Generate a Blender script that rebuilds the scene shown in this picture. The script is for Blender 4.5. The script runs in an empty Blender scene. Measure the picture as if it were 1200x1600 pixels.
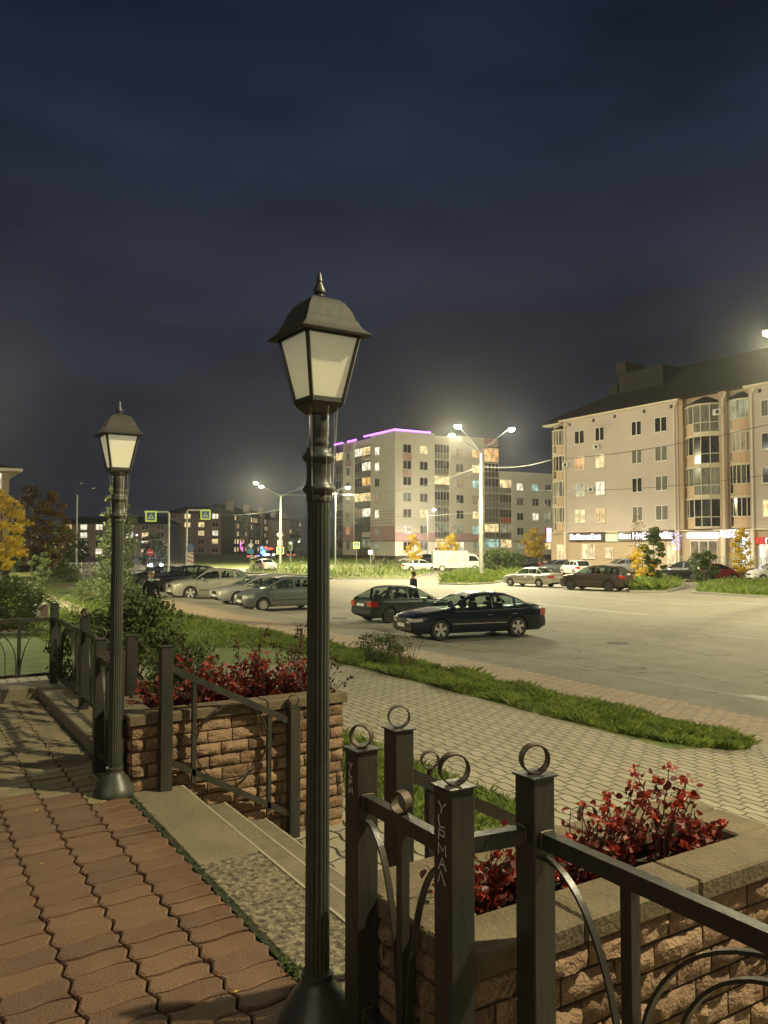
import bpy, math, random
from mathutils import Vector, Matrix
R = math.radians
random.seed(7)
C = bpy.context.scene.collection
sc = bpy.context.scene

# ------------------------------------------------------------------ camera, sky, fill, exposure
F, H = 1250.0, 2.95
TH = math.atan(52 / 1250); YAW = math.atan(765 / 1250)
ct, st, cy, sy = math.cos(TH), math.sin(TH), math.cos(YAW), math.sin(YAW)
cam_d = bpy.data.cameras.new('camera'); cam = bpy.data.objects.new('camera', cam_d); C.objects.link(cam)
cam_d.sensor_fit = 'VERTICAL'; cam_d.sensor_height = 32; cam_d.lens = 25
cam_d.clip_start = .05; cam_d.clip_end = 3000
cam.location = (0, 0, H); cam.rotation_euler = (math.pi / 2 + TH, 0, -YAW)
sc.camera = cam
sc.view_settings.view_transform = 'Standard'; sc.view_settings.look = 'None'
sc.view_settings.exposure = 0; sc.view_settings.gamma = 1

W = bpy.data.worlds.new('World'); sc.world = W; W.use_nodes = True
nt = W.node_tree; nt.nodes.clear()
def wn(t, **k):
    n = nt.nodes.new(t)
    for a, b in k.items(): setattr(n, a, b)
    return n
tc = wn('ShaderNodeTexCoord'); sep = wn('ShaderNodeSeparateXYZ'); nt.links.new(tc.outputs['Generated'], sep.inputs[0])
ramp = wn('ShaderNodeValToRGB'); nt.links.new(sep.outputs['Z'], ramp.inputs[0])
cr = ramp.color_ramp
cr.elements[0].position = 0.0; cr.elements[0].color = (.020, .021, .026, 1)
cr.elements[1].position = 1.0; cr.elements[1].color = (.005, .008, .02, 1)
for p, c in ((.10, (.019, .022, .031)), (.22, (.021, .023, .033)), (.34, (.019, .022, .038)), (.46, (.014, .020, .038)), (.58, (.008, .0125, .027))):
    e = cr.elements.new(p); e.color = (*c, 1)
mp = wn('ShaderNodeMapping'); mp.inputs['Scale'].default_value = (1.2, 1.2, 4.0); nt.links.new(tc.outputs['Generated'], mp.inputs[0])
nz = wn('ShaderNodeTexNoise'); nz.inputs['Scale'].default_value = 2.1; nz.inputs['Detail'].default_value = 5; nt.links.new(mp.outputs[0], nz.inputs[0])
nr = wn('ShaderNodeMapRange'); nr.inputs['From Min'].default_value = .3; nr.inputs['From Max'].default_value = .75
nr.inputs['To Min'].default_value = .62; nr.inputs['To Max'].default_value = 1.45; nt.links.new(nz.outputs[0], nr.inputs[0])
mx = wn('ShaderNodeVectorMath', operation='SCALE'); nt.links.new(ramp.outputs[0], mx.inputs[0]); nt.links.new(nr.outputs[0], mx.inputs['Scale'])
bg = wn('ShaderNodeBackground'); bg.inputs['Strength'].default_value = 1.15; nt.links.new(mx.outputs[0], bg.inputs[0])
out = wn('ShaderNodeOutputWorld'); nt.links.new(bg.outputs[0], out.inputs[0])

sun_d = bpy.data.lights.new('sun', 'SUN'); sun_d.energy = .56; sun_d.angle = R(40); sun_d.color = (1, .86, .60)
sun = bpy.data.objects.new('sun', sun_d); C.objects.link(sun)
# soft light of the town behind the camera: from behind and to the right
sdir = Vector((.62, .62, -.55)).normalized()
sun.rotation_euler = sdir.to_track_quat('-Z', 'Y').to_euler()

# ------------------------------------------------------------------ pixel helpers (photo pixels -> points on the ground)
def ray(px, py):
    a = (px - 600) / F; u = (800 - py) / F
    Y = ct - u * st; Z = st + u * ct
    return (a * cy + Y * sy, -a * sy + Y * cy, Z)
def atz(px, py, z):
    r = ray(px, py); t = (z - H) / r[2]; return (r[0] * t, r[1] * t)
def aty(px, py, y):
    r = ray(px, py); t = y / r[1]; return (r[0] * t, y, H + r[2] * t)
def atx(px, py, x):
    r = ray(px, py); t = x / r[0]; return (x, r[1] * t, H + r[2] * t)
def pd(px, d):                      # point at level distance d in pixel column px
    X = (px - 600) / F * d
    return (X * cy + d * sy, -X * sy + d * cy)
def zp(py, d):                      # height at pixel row py, level distance d
    return H + (852 - py) / F * d
def sm(a, b, x):
    t = min(1, max(0, (x - a) / (b - a))); return t * t * (3 - 2 * t)
def G(x, y):                        # ground height: plaza falls to the avenue
    if x >= 13.75: return 0.0
    if x < 4: p = .85
    elif x < 12.2: p = .85 + (.12 - .85) * (x - 4) / 8.2
    else: p = .12
    q = 1 - .9 * sm(10, 45, y)
    return .1 + (p - .1) * q if x < 12.2 else .12

# ------------------------------------------------------------------ mesh builder
class MB:
    def __init__(s): s.v = []; s.f = []; s.r = []; s.m = []; s.rv = 0.0; s.mi = 0
    def add(s, vs, fs):
        n = len(s.v); s.v += [tuple(p) for p in vs]; s.r += [s.rv] * len(vs)
        s.f += [tuple(i + n for i in f) for f in fs]; s.m += [s.mi] * len(fs)
    def box(s, a, b, ang=0, c=None, bev=0):
        x0, y0, z0 = a; x1, y1, z1 = b
        if bev:
            bx = min(bev, (x1 - x0) / 2.1, (y1 - y0) / 2.1, (z1 - z0) / 2.1)
            vs = []; 
            for zz, i in ((z0, bx), (z0 + bx, 0), (z1 - bx, 0), (z1, bx)):
                vs += [(x0 + i, y0 + bx + 0 * i, zz), (x0 + bx, y0 + i, zz), (x1 - bx, y0 + i, zz), (x1 - i, y0 + bx, zz), (x1 - i, y1 - bx, zz), (x1 - bx, y1 - i, zz), (x0 + bx, y1 - i, zz), (x0 + i, y1 - bx, zz)]
            fs = [tuple(range(7, -1, -1)), tuple(range(24, 32))]
            for k in range(3):
                for i in range(8):
                    j = (i + 1) % 8; fs.append((k * 8 + i, k * 8 + j, k * 8 + 8 + j, k * 8 + 8 + i))
        else:
            vs = [(x0, y0, z0), (x1, y0, z0), (x1, y1, z0), (x0, y1, z0), (x0, y0, z1), (x1, y0, z1), (x1, y1, z1), (x0, y1, z1)]
            fs = [(3, 2, 1, 0), (4, 5, 6, 7), (0, 1, 5, 4), (1, 2, 6, 5), (2, 3, 7, 6), (3, 0, 4, 7)]
        if ang:
            cx, cyy = c if c else ((x0 + x1) / 2, (y0 + y1) / 2); ca, sa = math.cos(ang), math.sin(ang)
            vs = [(cx + (p[0] - cx) * ca - (p[1] - cyy) * sa, cyy + (p[0] - cx) * sa + (p[1] - cyy) * ca, p[2]) for p in vs]
        s.add(vs, fs)
    def prism(s, poly, z0, z1, axis='z'):
        n = len(poly)
        if axis == 'z': lo = [(p[0], p[1], z0) for p in poly]; hi = [(p[0], p[1], z1) for p in poly]
        elif axis == 'y': lo = [(p[0], z0, p[1]) for p in poly]; hi = [(p[0], z1, p[1]) for p in poly]
        else: lo = [(z0, p[0], p[1]) for p in poly]; hi = [(z1, p[0], p[1]) for p in poly]
        s.add(lo + hi, [tuple(range(n - 1, -1, -1)), tuple(range(n, 2 * n))] + [(i, (i + 1) % n, n + (i + 1) % n, n + i) for i in range(n)])
    def lathe(s, prof, n=20, c=(0, 0), z=0, flute=0, axis='z', cz=0):
        vs = []
        for r, h in prof:
            for i in range(n):
                a = 2 * math.pi * i / n
                rr = r * (1 - flute * (i % 2)) if flute and r > 0 else r
                if axis == 'z': vs.append((c[0] + rr * math.cos(a), c[1] + rr * math.sin(a), z + h))
                elif axis == 'y': vs.append((c[0] + rr * math.cos(a), c[1] + h, cz + rr * math.sin(a)))
                else: vs.append((c[0] + h, c[1] + rr * math.cos(a), cz + rr * math.sin(a)))
        fs = []
        for k in range(len(prof) - 1):
            for i in range(n):
                j = (i + 1) % n; fs.append((k * n + i, k * n + j, (k + 1) * n + j, (k + 1) * n + i))
        fs.append(tuple(range(n - 1, -1, -1))); fs.append(tuple(range((len(prof) - 1) * n, len(prof) * n)))
        s.add(vs, fs)
    def tube(s, pts, r, n=6):
        pts = [Vector(p) for p in pts]; rs = r if isinstance(r, (list, tuple)) else [r] * len(pts)
        vs = []; prev = None
        for i, p in enumerate(pts):
            t = (pts[min(i + 1, len(pts) - 1)] - pts[max(i - 1, 0)])
            if t.length < 1e-9: t = Vector((0, 0, 1))
            t.normalize()
            u = prev if prev is not None else (Vector((0, 0, 1)) if abs(t.z) < .9 else Vector((1, 0, 0)))
            u = (u - t * u.dot(t)).normalized(); prev = u; w = t.cross(u)
            for k in range(n):
                a = 2 * math.pi * k / n; vs.append(p + (u * math.cos(a) + w * math.sin(a)) * rs[i])
        fs = [tuple(range(n - 1, -1, -1)), tuple(range((len(pts) - 1) * n, len(pts) * n))]
        for i in range(len(pts) - 1):
            for k in range(n):
                j = (k + 1) % n; fs.append((i * n + k, i * n + j, (i + 1) * n + j, (i + 1) * n + k))
        s.add(vs, fs)
    def strip(s, pts, side, w, t, closed=False):          # rectangular bar swept along pts; side = unit vector across
        pts = [Vector(p) for p in pts]; sd = Vector(side); vs = []; N = len(pts)
        for i, p in enumerate(pts):
            a = pts[(i + 1) % N] if closed else pts[min(i + 1, N - 1)]
            b = pts[(i - 1) % N] if closed else pts[max(i - 1, 0)]
            tg = (a - b).normalized(); nn = tg.cross(sd).normalized()
            for q, k in ((-1, -1), (1, -1), (1, 1), (-1, 1)): vs.append(p + sd * w / 2 * q + nn * t / 2 * k)
        fs = [] if closed else [(3, 2, 1, 0), tuple(range(4 * N - 4, 4 * N))]
        for i in range(N if closed else N - 1):
            for k in range(4):
                a = i * 4; b = ((i + 1) % N) * 4; j = (k + 1) % 4; fs.append((a + k, a + j, b + j, b + k))
        s.add(vs, fs)
    def quad(s, a, b, c, d): s.add([a, b, c, d], [(0, 1, 2, 3)])
    def ngon(s, pts): s.add(pts, [tuple(range(len(pts)))])
    def grid(s, fn, nu, nv):
        vs = [fn(i / nu, j / nv) for j in range(nv + 1) for i in range(nu + 1)]
        s.add(vs, [(j * (nu + 1) + i, j * (nu + 1) + i + 1, (j + 1) * (nu + 1) + i + 1, (j + 1) * (nu + 1) + i) for j in range(nv) for i in range(nu)])
    def leaf(s, p, size, nrm=None, asp=.6):
        if nrm is None: nrm = Vector((random.gauss(0, 1), random.gauss(0, 1), random.gauss(.4, 1)))
        nrm = nrm.normalized(); u = nrm.orthogonal().normalized()
        a = random.random() * 6.283; u = Matrix.Rotation(a, 3, nrm) @ u; w = nrm.cross(u)
        s.rv = random.random(); p = Vector(p)
        s.add([p - u * size * .5, p + w * size * asp * .5 + nrm * size * .1, p + u * size * .5, p - w * size * asp * .5 + nrm * size * .1], [(0, 1, 2, 3)])

WOFF = {}
def _leaf2(s, p, size, asp=.75):                     # rounded, cupped leaf for plants seen close up
    nrm = Vector((random.gauss(0, 1), random.gauss(0, 1), random.gauss(.5, 1))).normalized(); u = nrm.orthogonal().normalized()
    u = Matrix.Rotation(random.random() * 6.283, 3, nrm) @ u; w = nrm.cross(u); s.rv = random.random(); p = Vector(p); k = size * asp * .5; c = size * random.uniform(.06, .2)
    q = [p - u * size * .5, p - u * size * .22 + w * k * .85 + nrm * c, p + u * size * .14 + w * k + nrm * c, p + u * size * .40 + w * k * .45 + nrm * c * .3, p + u * size * .52 - nrm * c * .5,
         p + u * size * .40 - w * k * .45 + nrm * c * .3, p + u * size * .14 - w * k + nrm * c, p - u * size * .22 - w * k * .85 + nrm * c, p + u * size * .05]
    s.add(q, [(i, (i + 1) % 8, 8) for i in range(8)])
MB.leaf2 = _leaf2
def tag(o, label=None, cat=None, group=None, kind=None):
    for k, v in (('label', label), ('category', cat), ('group', group), ('kind', kind)):
        if v: o[k] = v
    return o
def obj(name, mb, mats, parent=None, smooth=False, ang=35):
    me = bpy.data.meshes.new(name)
    off = (0, 0, 0)
    if parent is not None: off = WOFF.get(parent.name, off)
    vs = [(p[0] - off[0], p[1] - off[1], p[2] - off[2]) for p in mb.v] if any(off) else mb.v
    me.from_pydata(vs, [], mb.f)
    mats = mats if isinstance(mats, (list, tuple)) else [mats]
    for m in mats: me.materials.append(m)
    if len(mats) > 1: me.polygons.foreach_set('material_index', mb.m)
    at = me.attributes.new('rnd', 'FLOAT', 'POINT'); at.data.foreach_set('value', mb.r)
    if smooth:
        me.polygons.foreach_set('use_smooth', [True] * len(me.polygons))
        me.update(); me.set_sharp_from_angle(angle=R(ang))
    me.update()
    o = bpy.data.objects.new(name, me); C.objects.link(o)
    if parent is not None: o.parent = parent
    return o
def parts(b, name, m, root, nv=8):            # every piece of a builder as a part of its own
    nf = len(b.f) // (len(b.v) // nv)
    for i in range(len(b.v) // nv):
        c = MB(); c.add(b.v[i * nv:(i + 1) * nv], [tuple(k - i * nv for k in f) for f in b.f[i * nf:(i + 1) * nf]]); obj(name, c, m, root)
def thing(name, label, cat, loc=(0, 0, 0), rz=0, group=None, world=False):
    o = bpy.data.objects.new(name, None); C.objects.link(o); o.location = loc; o.rotation_euler = (0, 0, rz)
    o.empty_display_size = .2
    tag(o, label, cat, group)
    if world: WOFF[o.name] = tuple(loc)
    return o
def copy_tree(o, parent=None):
    c = o.copy(); C.objects.link(c); c.parent = parent
    for ch in [x for x in bpy.data.objects if x.parent == o]: copy_tree(ch, c)
    return c

# ------------------------------------------------------------------ materials
def mat(name, col, rough=.7, metal=0, col2=None, nscale=6, namt=.5, rnd=0, bump=0, bscale=40, coat=0, spec=.5, emis=None, estr=0, trans=0, detail=4, stretch=None, alpha=None):
    m = bpy.data.materials.new(name); m.use_nodes = True; t = m.node_tree; n = t.nodes; L = t.links
    b = n['Principled BSDF']
    b.inputs['Roughness'].default_value = rough; b.inputs['Metallic'].default_value = metal
    b.inputs['Specular IOR Level'].default_value = spec
    if coat: b.inputs['Coat Weight'].default_value = coat; b.inputs['Coat Roughness'].default_value = .05
    b.inputs['Base Color'].default_value = (*col, 1)
    co = n.new('ShaderNodeTexCoord'); vec = co.outputs['Object']
    if stretch:
        mpn = n.new('ShaderNodeMapping'); mpn.inputs['Scale'].default_value = stretch; L.new(vec, mpn.inputs[0]); vec = mpn.outputs[0]
    if col2:
        nz = n.new('ShaderNodeTexNoise'); nz.inputs['Scale'].default_value = nscale; nz.inputs['Detail'].default_value = detail
        nz.inputs['Roughness'].default_value = .65; L.new(vec, nz.inputs['Vector'])
        mr = n.new('ShaderNodeMapRange'); mr.inputs['From Min'].default_value = .5 - namt / 2; mr.inputs['From Max'].default_value = .5 + namt / 2
        L.new(nz.outputs['Fac'], mr.inputs[0]); fac = mr.outputs[0]
        if rnd:
            a = n.new('ShaderNodeAttribute'); a.attribute_name = 'rnd'
            mm = n.new('ShaderNodeMath'); mm.operation = 'MULTIPLY_ADD'; L.new(a.outputs['Fac'], mm.inputs[0]); mm.inputs[1].default_value = rnd
            m2 = n.new('ShaderNodeMath'); m2.operation = 'MULTIPLY'; L.new(fac, m2.inputs[0]); m2.inputs[1].default_value = 1 - rnd
            L.new(m2.outputs[0], mm.inputs[2]); fac = mm.outputs[0]
        mi = n.new('ShaderNodeMix'); mi.data_type = 'RGBA'; L.new(fac, mi.inputs[0])
        mi.inputs[6].default_value = (*col, 1); mi.inputs[7].default_value = (*col2, 1); L.new(mi.outputs[2], b.inputs['Base Color'])
    if bump:
        nb = n.new('ShaderNodeTexNoise'); nb.inputs['Scale'].default_value = bscale; nb.inputs['Detail'].default_value = 5; L.new(vec, nb.inputs['Vector'])
        bp = n.new('ShaderNodeBump'); bp.inputs['Strength'].default_value = bump; bp.inputs['Distance'].default_value = .02
        L.new(nb.outputs['Fac'], bp.inputs['Height']); L.new(bp.outputs[0], b.inputs['Normal'])
    if emis:
        b.inputs['Emission Color'].default_value = (*emis, 1); b.inputs['Emission Strength'].default_value = estr
    if trans:                                         # thin leaf / frosted glass
        o = n['Material Output']; tr = n.new('ShaderNodeBsdfTranslucent'); mxs = n.new('ShaderNodeMixShader'); mxs.inputs[0].default_value = trans
        src = b.inputs['Base Color'].links
        if src: L.new(src[0].from_socket, tr.inputs[0])
        else: tr.inputs[0].default_value = (*col, 1)
        L.new(b.outputs[0], mxs.inputs[1]); L.new(tr.outputs[0], mxs.inputs[2]); L.new(mxs.outputs[0], o.inputs[0])
    return m

def lit_glass(name, col, st, col2=None, curtain=6):   # a lit window: curtains and furniture behind the pane
    m = mat(name, (.05, .05, .05), .25); n = m.node_tree.nodes; L = m.node_tree.links; b = n['Principled BSDF']
    co = n.new('ShaderNodeTexCoord'); oi = n.new('ShaderNodeObjectInfo')
    ad = n.new('ShaderNodeVectorMath'); ad.operation = 'ADD'
    cb = n.new('ShaderNodeCombineXYZ'); mu = n.new('ShaderNodeMath'); mu.operation = 'MULTIPLY'; mu.inputs[1].default_value = 37; L.new(oi.outputs['Random'], mu.inputs[0])
    L.new(mu.outputs[0], cb.inputs[0]); L.new(mu.outputs[0], cb.inputs[2]); L.new(co.outputs['Object'], ad.inputs[0]); L.new(cb.outputs[0], ad.inputs[1])
    mpn = n.new('ShaderNodeMapping'); mpn.inputs['Scale'].default_value = (curtain, curtain, .5); L.new(ad.outputs[0], mpn.inputs[0])
    nz = n.new('ShaderNodeTexNoise'); nz.inputs['Scale'].default_value = 1; nz.inputs['Detail'].default_value = 3; L.new(mpn.outputs[0], nz.inputs[0])
    n2 = n.new('ShaderNodeTexNoise'); n2.inputs['Scale'].default_value = .9; n2.inputs['Detail'].default_value = 1; L.new(ad.outputs[0], n2.inputs[0])
    mr = n.new('ShaderNodeMapRange'); mr.inputs['From Min'].default_value = .3; mr.inputs['From Max'].default_value = .7; L.new(nz.outputs[0], mr.inputs[0])
    mr2 = n.new('ShaderNodeMapRange'); mr2.inputs['From Min'].default_value = .35; mr2.inputs['From Max'].default_value = .65; mr2.inputs['To Min'].default_value = .45; mr2.inputs['To Max'].default_value = 1.25; L.new(n2.outputs[0], mr2.inputs[0])
    mi = n.new('ShaderNodeMix'); mi.data_type = 'RGBA'; L.new(mr.outputs[0], mi.inputs[0])
    c2 = col2 or tuple(c * .55 for c in col)
    mi.inputs[6].default_value = (*c2, 1); mi.inputs[7].default_value = (*col, 1)
    L.new(mi.outputs[2], b.inputs['Emission Color'])
    ms = n.new('ShaderNodeMath'); ms.operation = 'MULTIPLY'; ms.inputs[1].default_value = st; L.new(mr2.outputs[0], ms.inputs[0])
    L.new(ms.outputs[0], b.inputs['Emission Strength'])
    return m

M = {}
M['asphalt'] = mat('asphalt', (.145, .140, .110), .82, col2=(.215, .205, .160), nscale=.35, namt=.7, bump=.5, bscale=60, detail=8)
def asphalt(name, c1, c2, dark=.6):
    m = mat(name, c1, .82, col2=c2, nscale=.22, namt=.6, bump=.6, bscale=70, detail=9)
    n = m.node_tree.nodes; L = m.node_tree.links; b = n['Principled BSDF']; src = b.inputs['Base Color'].links[0].from_socket
    co = n.new('ShaderNodeTexCoord')
    def noise(sc_, det=6, st=(1, 1, 1)):
        mp_ = n.new('ShaderNodeMapping'); mp_.inputs['Scale'].default_value = st; L.new(co.outputs['Object'], mp_.inputs[0]); q = n.new('ShaderNodeTexNoise'); q.inputs['Scale'].default_value = sc_; q.inputs['Detail'].default_value = det; q.inputs['Roughness'].default_value = .7; L.new(mp_.outputs[0], q.inputs[0]); return q.outputs['Fac']
    def rng(v, a, c, lo, hi):
        q = n.new('ShaderNodeMapRange'); q.inputs['From Min'].default_value = a; q.inputs['From Max'].default_value = c; q.inputs['To Min'].default_value = lo; q.inputs['To Max'].default_value = hi; L.new(v, q.inputs[0]); return q.outputs[0]
    def mul(a, c):
        q = n.new('ShaderNodeMath'); q.operation = 'MULTIPLY'; L.new(a, q.inputs[0]); L.new(c, q.inputs[1]); return q.outputs[0]
    def mx2(a, c):
        q = n.new('ShaderNodeMath'); q.operation = 'MAXIMUM'; L.new(a, q.inputs[0]); L.new(c, q.inputs[1]); return q.outputs[0]
    f = mul(rng(noise(55, 3), .3, .7, .72, 1.25), rng(noise(1.1, 8), .35, .62, dark, 1.12))          # stone speckle, stains
    f = mul(f, rng(noise(.30, 4, (1, .06, 1)), .35, .65, .84, 1.10))                                  # wheel tracks along the avenue
    vo = n.new('ShaderNodeTexVoronoi'); vo.feature = 'DISTANCE_TO_EDGE'; vo.inputs['Scale'].default_value = .33
    wv = n.new('ShaderNodeTexNoise'); wv.inputs['Scale'].default_value = 1.3; wv.inputs['Detail'].default_value = 6; L.new(co.outputs['Object'], wv.inputs[0])
    ad = n.new('ShaderNodeVectorMath'); ad.operation = 'ADD'; L.new(co.outputs['Object'], ad.inputs[0]); L.new(wv.outputs['Color'], ad.inputs[1]); L.new(ad.outputs[0], vo.inputs['Vector'])
    crack = rng(vo.outputs['Distance'], .003, .012, .45, 1)
    f = mul(f, mx2(crack, rng(noise(.5, 2), .50, .56, 1, 0)))
    mm = n.new('ShaderNodeVectorMath'); mm.operation = 'SCALE'; L.new(src, mm.inputs[0]); L.new(f, mm.inputs['Scale']); L.new(mm.outputs[0], b.inputs['Base Color'])
    return m
M['asphalt'] = asphalt('asphalt', (.175, .158, .128), (.215, .195, .158), .84)
M['asphalt_e'] = asphalt('pavement_asphalt', (.165, .150, .115), (.20, .185, .145), .8)
M['asphalt2'] = mat('asphalt_strip', (.10, .098, .082), .85, col2=(.15, .145, .115), nscale=1.5, namt=.6, bump=.5, bscale=60)
M['kerb'] = mat('kerb_stone', (.22, .21, .18), .8, col2=(.32, .31, .27), nscale=5, bump=.3)
M['paint'] = mat('road_paint', (.55, .55, .5), .7, col2=(.25, .24, .2), nscale=9, namt=.5)
M['soil'] = mat('soil', (.03, .022, .014), .95, col2=(.05, .04, .025), nscale=12, bump=.8, bscale=30)
M['lawn'] = mat('lawn', (.055, .095, .018), .95, col2=(.17, .23, .045), nscale=3.5, namt=.5, bump=1, bscale=50, detail=8)
M['lawn_far'] = mat('lawn_far', (.055, .085, .02), .95, col2=(.20, .20, .06), nscale=.45, namt=.5, bump=1, bscale=20, detail=9)
M['path'] = mat('path', (.20, .18, .13), .9, col2=(.30, .27, .20), nscale=1.2, bump=.3)
M['concrete'] = mat('concrete', (.135, .115, .068), .85, col2=(.215, .185, .115), nscale=5, namt=.5, bump=.35, bscale=60, detail=8)
M['concrete_rough'] = mat('pitted_concrete', (.055, .045, .028), .9, col2=(.25, .215, .135), nscale=30, namt=.22, bump=1, bscale=45, detail=6)
M['stepc'] = mat('step_concrete', (.12, .10, .062), .85, col2=(.20, .175, .11), nscale=7, bump=.4, bscale=70)
M['joint'] = mat('paving_joint', (.018, .013, .008), .95, col2=(.03, .025, .014), nscale=20)
M['moss'] = mat('moss_gap', (.01, .012, .006), 1, col2=(.03, .04, .012), nscale=14, bump=.8)
M['paver'] = mat('red_paver', (.082, .042, .026), .75, col2=(.195, .112, .056), nscale=3, namt=.6, rnd=.42, bump=.5, bscale=110, detail=9)
M['paver2'] = mat('grey_paver', (.13, .105, .058), .85, col2=(.27, .23, .125), nscale=2.5, namt=.5, rnd=.35, bump=.5, bscale=90, detail=9)
M['brick'] = mat('split_face_brick', (.11, .062, .034), .9, col2=(.37, .25, .145), nscale=26, namt=.45, rnd=.5, bump=.8, bscale=70, detail=8)
M['mortar'] = mat('mortar', (.16, .12, .075), .95, col2=(.08, .055, .035), nscale=9)
M['cap'] = mat('wall_cap', (.085, .066, .036), .85, col2=(.17, .135, .075), nscale=6, namt=.5, bump=.4, bscale=60, detail=8)
M['metal'] = mat('grey_painted_steel', (.026, .028, .023), .40, .1, col2=(.052, .047, .035), nscale=9, namt=.35, bump=.12, bscale=60, stretch=(1, 1, .25))
M['metal_rust'] = mat('rusty_steel', (.06, .045, .03), .6, .3, col2=(.12, .085, .05), nscale=18, bump=.25)
M['lampiron'] = mat('lamp_iron', (.036, .038, .029), .42, .0, col2=(.068, .070, .053), nscale=7, bump=.08, bscale=50)
M['lamproof'] = mat('lamp_roof', (.030, .030, .022), .72, 0, col2=(.05, .05, .036), nscale=9, bump=.15, bscale=50)
M['scratch'] = mat('scratch', (.75, .70, .58), .7)
def _frost(name, es):
    m = mat(name, (.72, .70, .50), .45, col2=(.80, .78, .60), nscale=2.5, trans=.35)
    b = m.node_tree.nodes['Principled BSDF']; b.inputs['Emission Color'].default_value = (.62, .59, .46, 1); b.inputs['Emission Strength'].default_value = es
    return m
M['frost'] = _frost('frosted_glass', .26)
M['frost_w'] = _frost('frosted_glass_warm', .38)
M['plaza'] = None
for k, c, c2 in (('leaf', (.035, .06, .014), (.11, .15, .04)), ('leaf_pale', (.10, .14, .05), (.24, .27, .12)), ('leaf_dark', (.012, .024, .008), (.04, .06, .02)),
                 ('leaf_yellow', (.40, .26, .02), (.80, .60, .07)), ('leaf_orange', (.10, .065, .014), (.25, .155, .03)), ('leaf_brown', (.03, .02, .01), (.075, .045, .018)),
                 ('leaf_red', (.024, .010, .006), (.30, .032, .018)), ('leaf_wine', (.035, .012, .010), (.10, .05, .03)), ('grass', (.022, .048, .009), (.25, .32, .055)), ('straw', (.12, .12, .04), (.28, .25, .1))):
    M[k] = mat(k, c, .55, col2=c2, nscale=1.3 if k != 'grass' else 2.6, namt=.5 if k != 'grass' else .3, rnd=.6 if k != 'grass' else .4, trans=.3)
M['petal'] = mat('petal', (.28, .020, .014), .5, col2=(.52, .08, .035), nscale=20, rnd=.6, trans=.3)
M['bark'] = mat('bark', (.05, .04, .028), .9, col2=(.11, .09, .065), nscale=12, bump=.6, stretch=(1, 1, .2))
M['stem'] = mat('stem', (.06, .035, .025), .8, col2=(.10, .06, .04), nscale=20)
M['pole'] = mat('galvanised_pole', (.24, .25, .22), .55, .3, col2=(.36, .37, .32), nscale=3, bump=.1)
M['pole_dark'] = mat('weathered_pole', (.06, .062, .055), .6, .3, col2=(.10, .10, .09), nscale=3)
M['white'] = mat('white_paint', (.62, .62, .58), .6, col2=(.5, .5, .46), nscale=8)
M['tyre'] = mat('tyre', (.012, .012, .012), .8, col2=(.03, .03, .028), nscale=20)
M['rim'] = mat('alloy_rim', (.70, .68, .58), .32, .35, col2=(.52, .5, .42), nscale=10)
M['rim_dark'] = mat('dark_rim', (.05, .05, .05), .35, .7, col2=(.12, .12, .12), nscale=10)
M['black'] = mat('black_trim', (.010, .010, .010), .6, col2=(.02, .02, .02), nscale=10)
M['chrome'] = mat('chrome', (.6, .6, .58), .2, 1)
M['carglass'] = mat('car_glass', (.012, .014, .014), .06, spec=.8, col2=(.03, .032, .03), nscale=2)
def see_through(name, tint, k):
    m = bpy.data.materials.new(name); m.use_nodes = True; n = m.node_tree.nodes; L = m.node_tree.links; b = n['Principled BSDF']
    b.inputs['Base Color'].default_value = (.01, .012, .012, 1); b.inputs['Roughness'].default_value = .04; b.inputs['Specular IOR Level'].default_value = .9
    tr = n.new('ShaderNodeBsdfTransparent'); tr.inputs[0].default_value = (*tint, 1); mx_ = n.new('ShaderNodeMixShader'); mx_.inputs[0].default_value = k
    L.new(b.outputs[0], mx_.inputs[1]); L.new(tr.outputs[0], mx_.inputs[2]); L.new(mx_.outputs[0], n['Material Output'].inputs[0]); return m
M['carglass2'] = see_through('clear_car_glass', (.75, .85, .78), .62)
M['seat'] = mat('seat_cloth', (.03, .028, .025), .9, col2=(.06, .055, .05), nscale=20)
M['headlamp'] = mat('headlamp_glass', (.45, .45, .40), .12, .2, col2=(.7, .7, .65), nscale=20, coat=1)
M['tail'] = mat('tail_glass', (.30, .012, .008), .15, coat=1, col2=(.42, .03, .02), nscale=15)
M['plate'] = mat('number_plate', (.62, .62, .6), .5, col2=(.5, .5, .48), nscale=60, namt=.3)
M['wire'] = mat('wire', (.03, .03, .028), .5)
M['winframe'] = mat('window_frame', (.52, .50, .44), .5, col2=(.62, .6, .54), nscale=5)
M['w_dark'] = mat('dark_pane', (.012, .012, .012), .12, spec=.7, col2=(.045, .042, .036), nscale=1.1, namt=.4, stretch=(3, 1, .6))
M['w_curt'] = mat('curtained_pane', (.05, .052, .045), .2, col2=(.22, .21, .17), nscale=1.6, namt=.4, stretch=(5, 1, .4))
M['w_warm'] = lit_glass('warm_pane', (1, .74, .34), 1.5)
M['w_orange'] = lit_glass('orange_pane', (1, .54, .20), 1.25)
M['w_white'] = lit_glass('white_pane', (1, .92, .68), 1.5)
M['w_cool'] = lit_glass('cool_pane', (.60, .95, .78), .9)
M['w_dim'] = lit_glass('dim_pane', (.60, .42, .20), .55)
M['w_pale'] = lit_glass('pale_pane', (.55, .58, .36), .55)
M['w_shop'] = lit_glass('shop_pane', (1, .78, .40), 1.6, (.25, .16, .08), 3)

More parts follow.
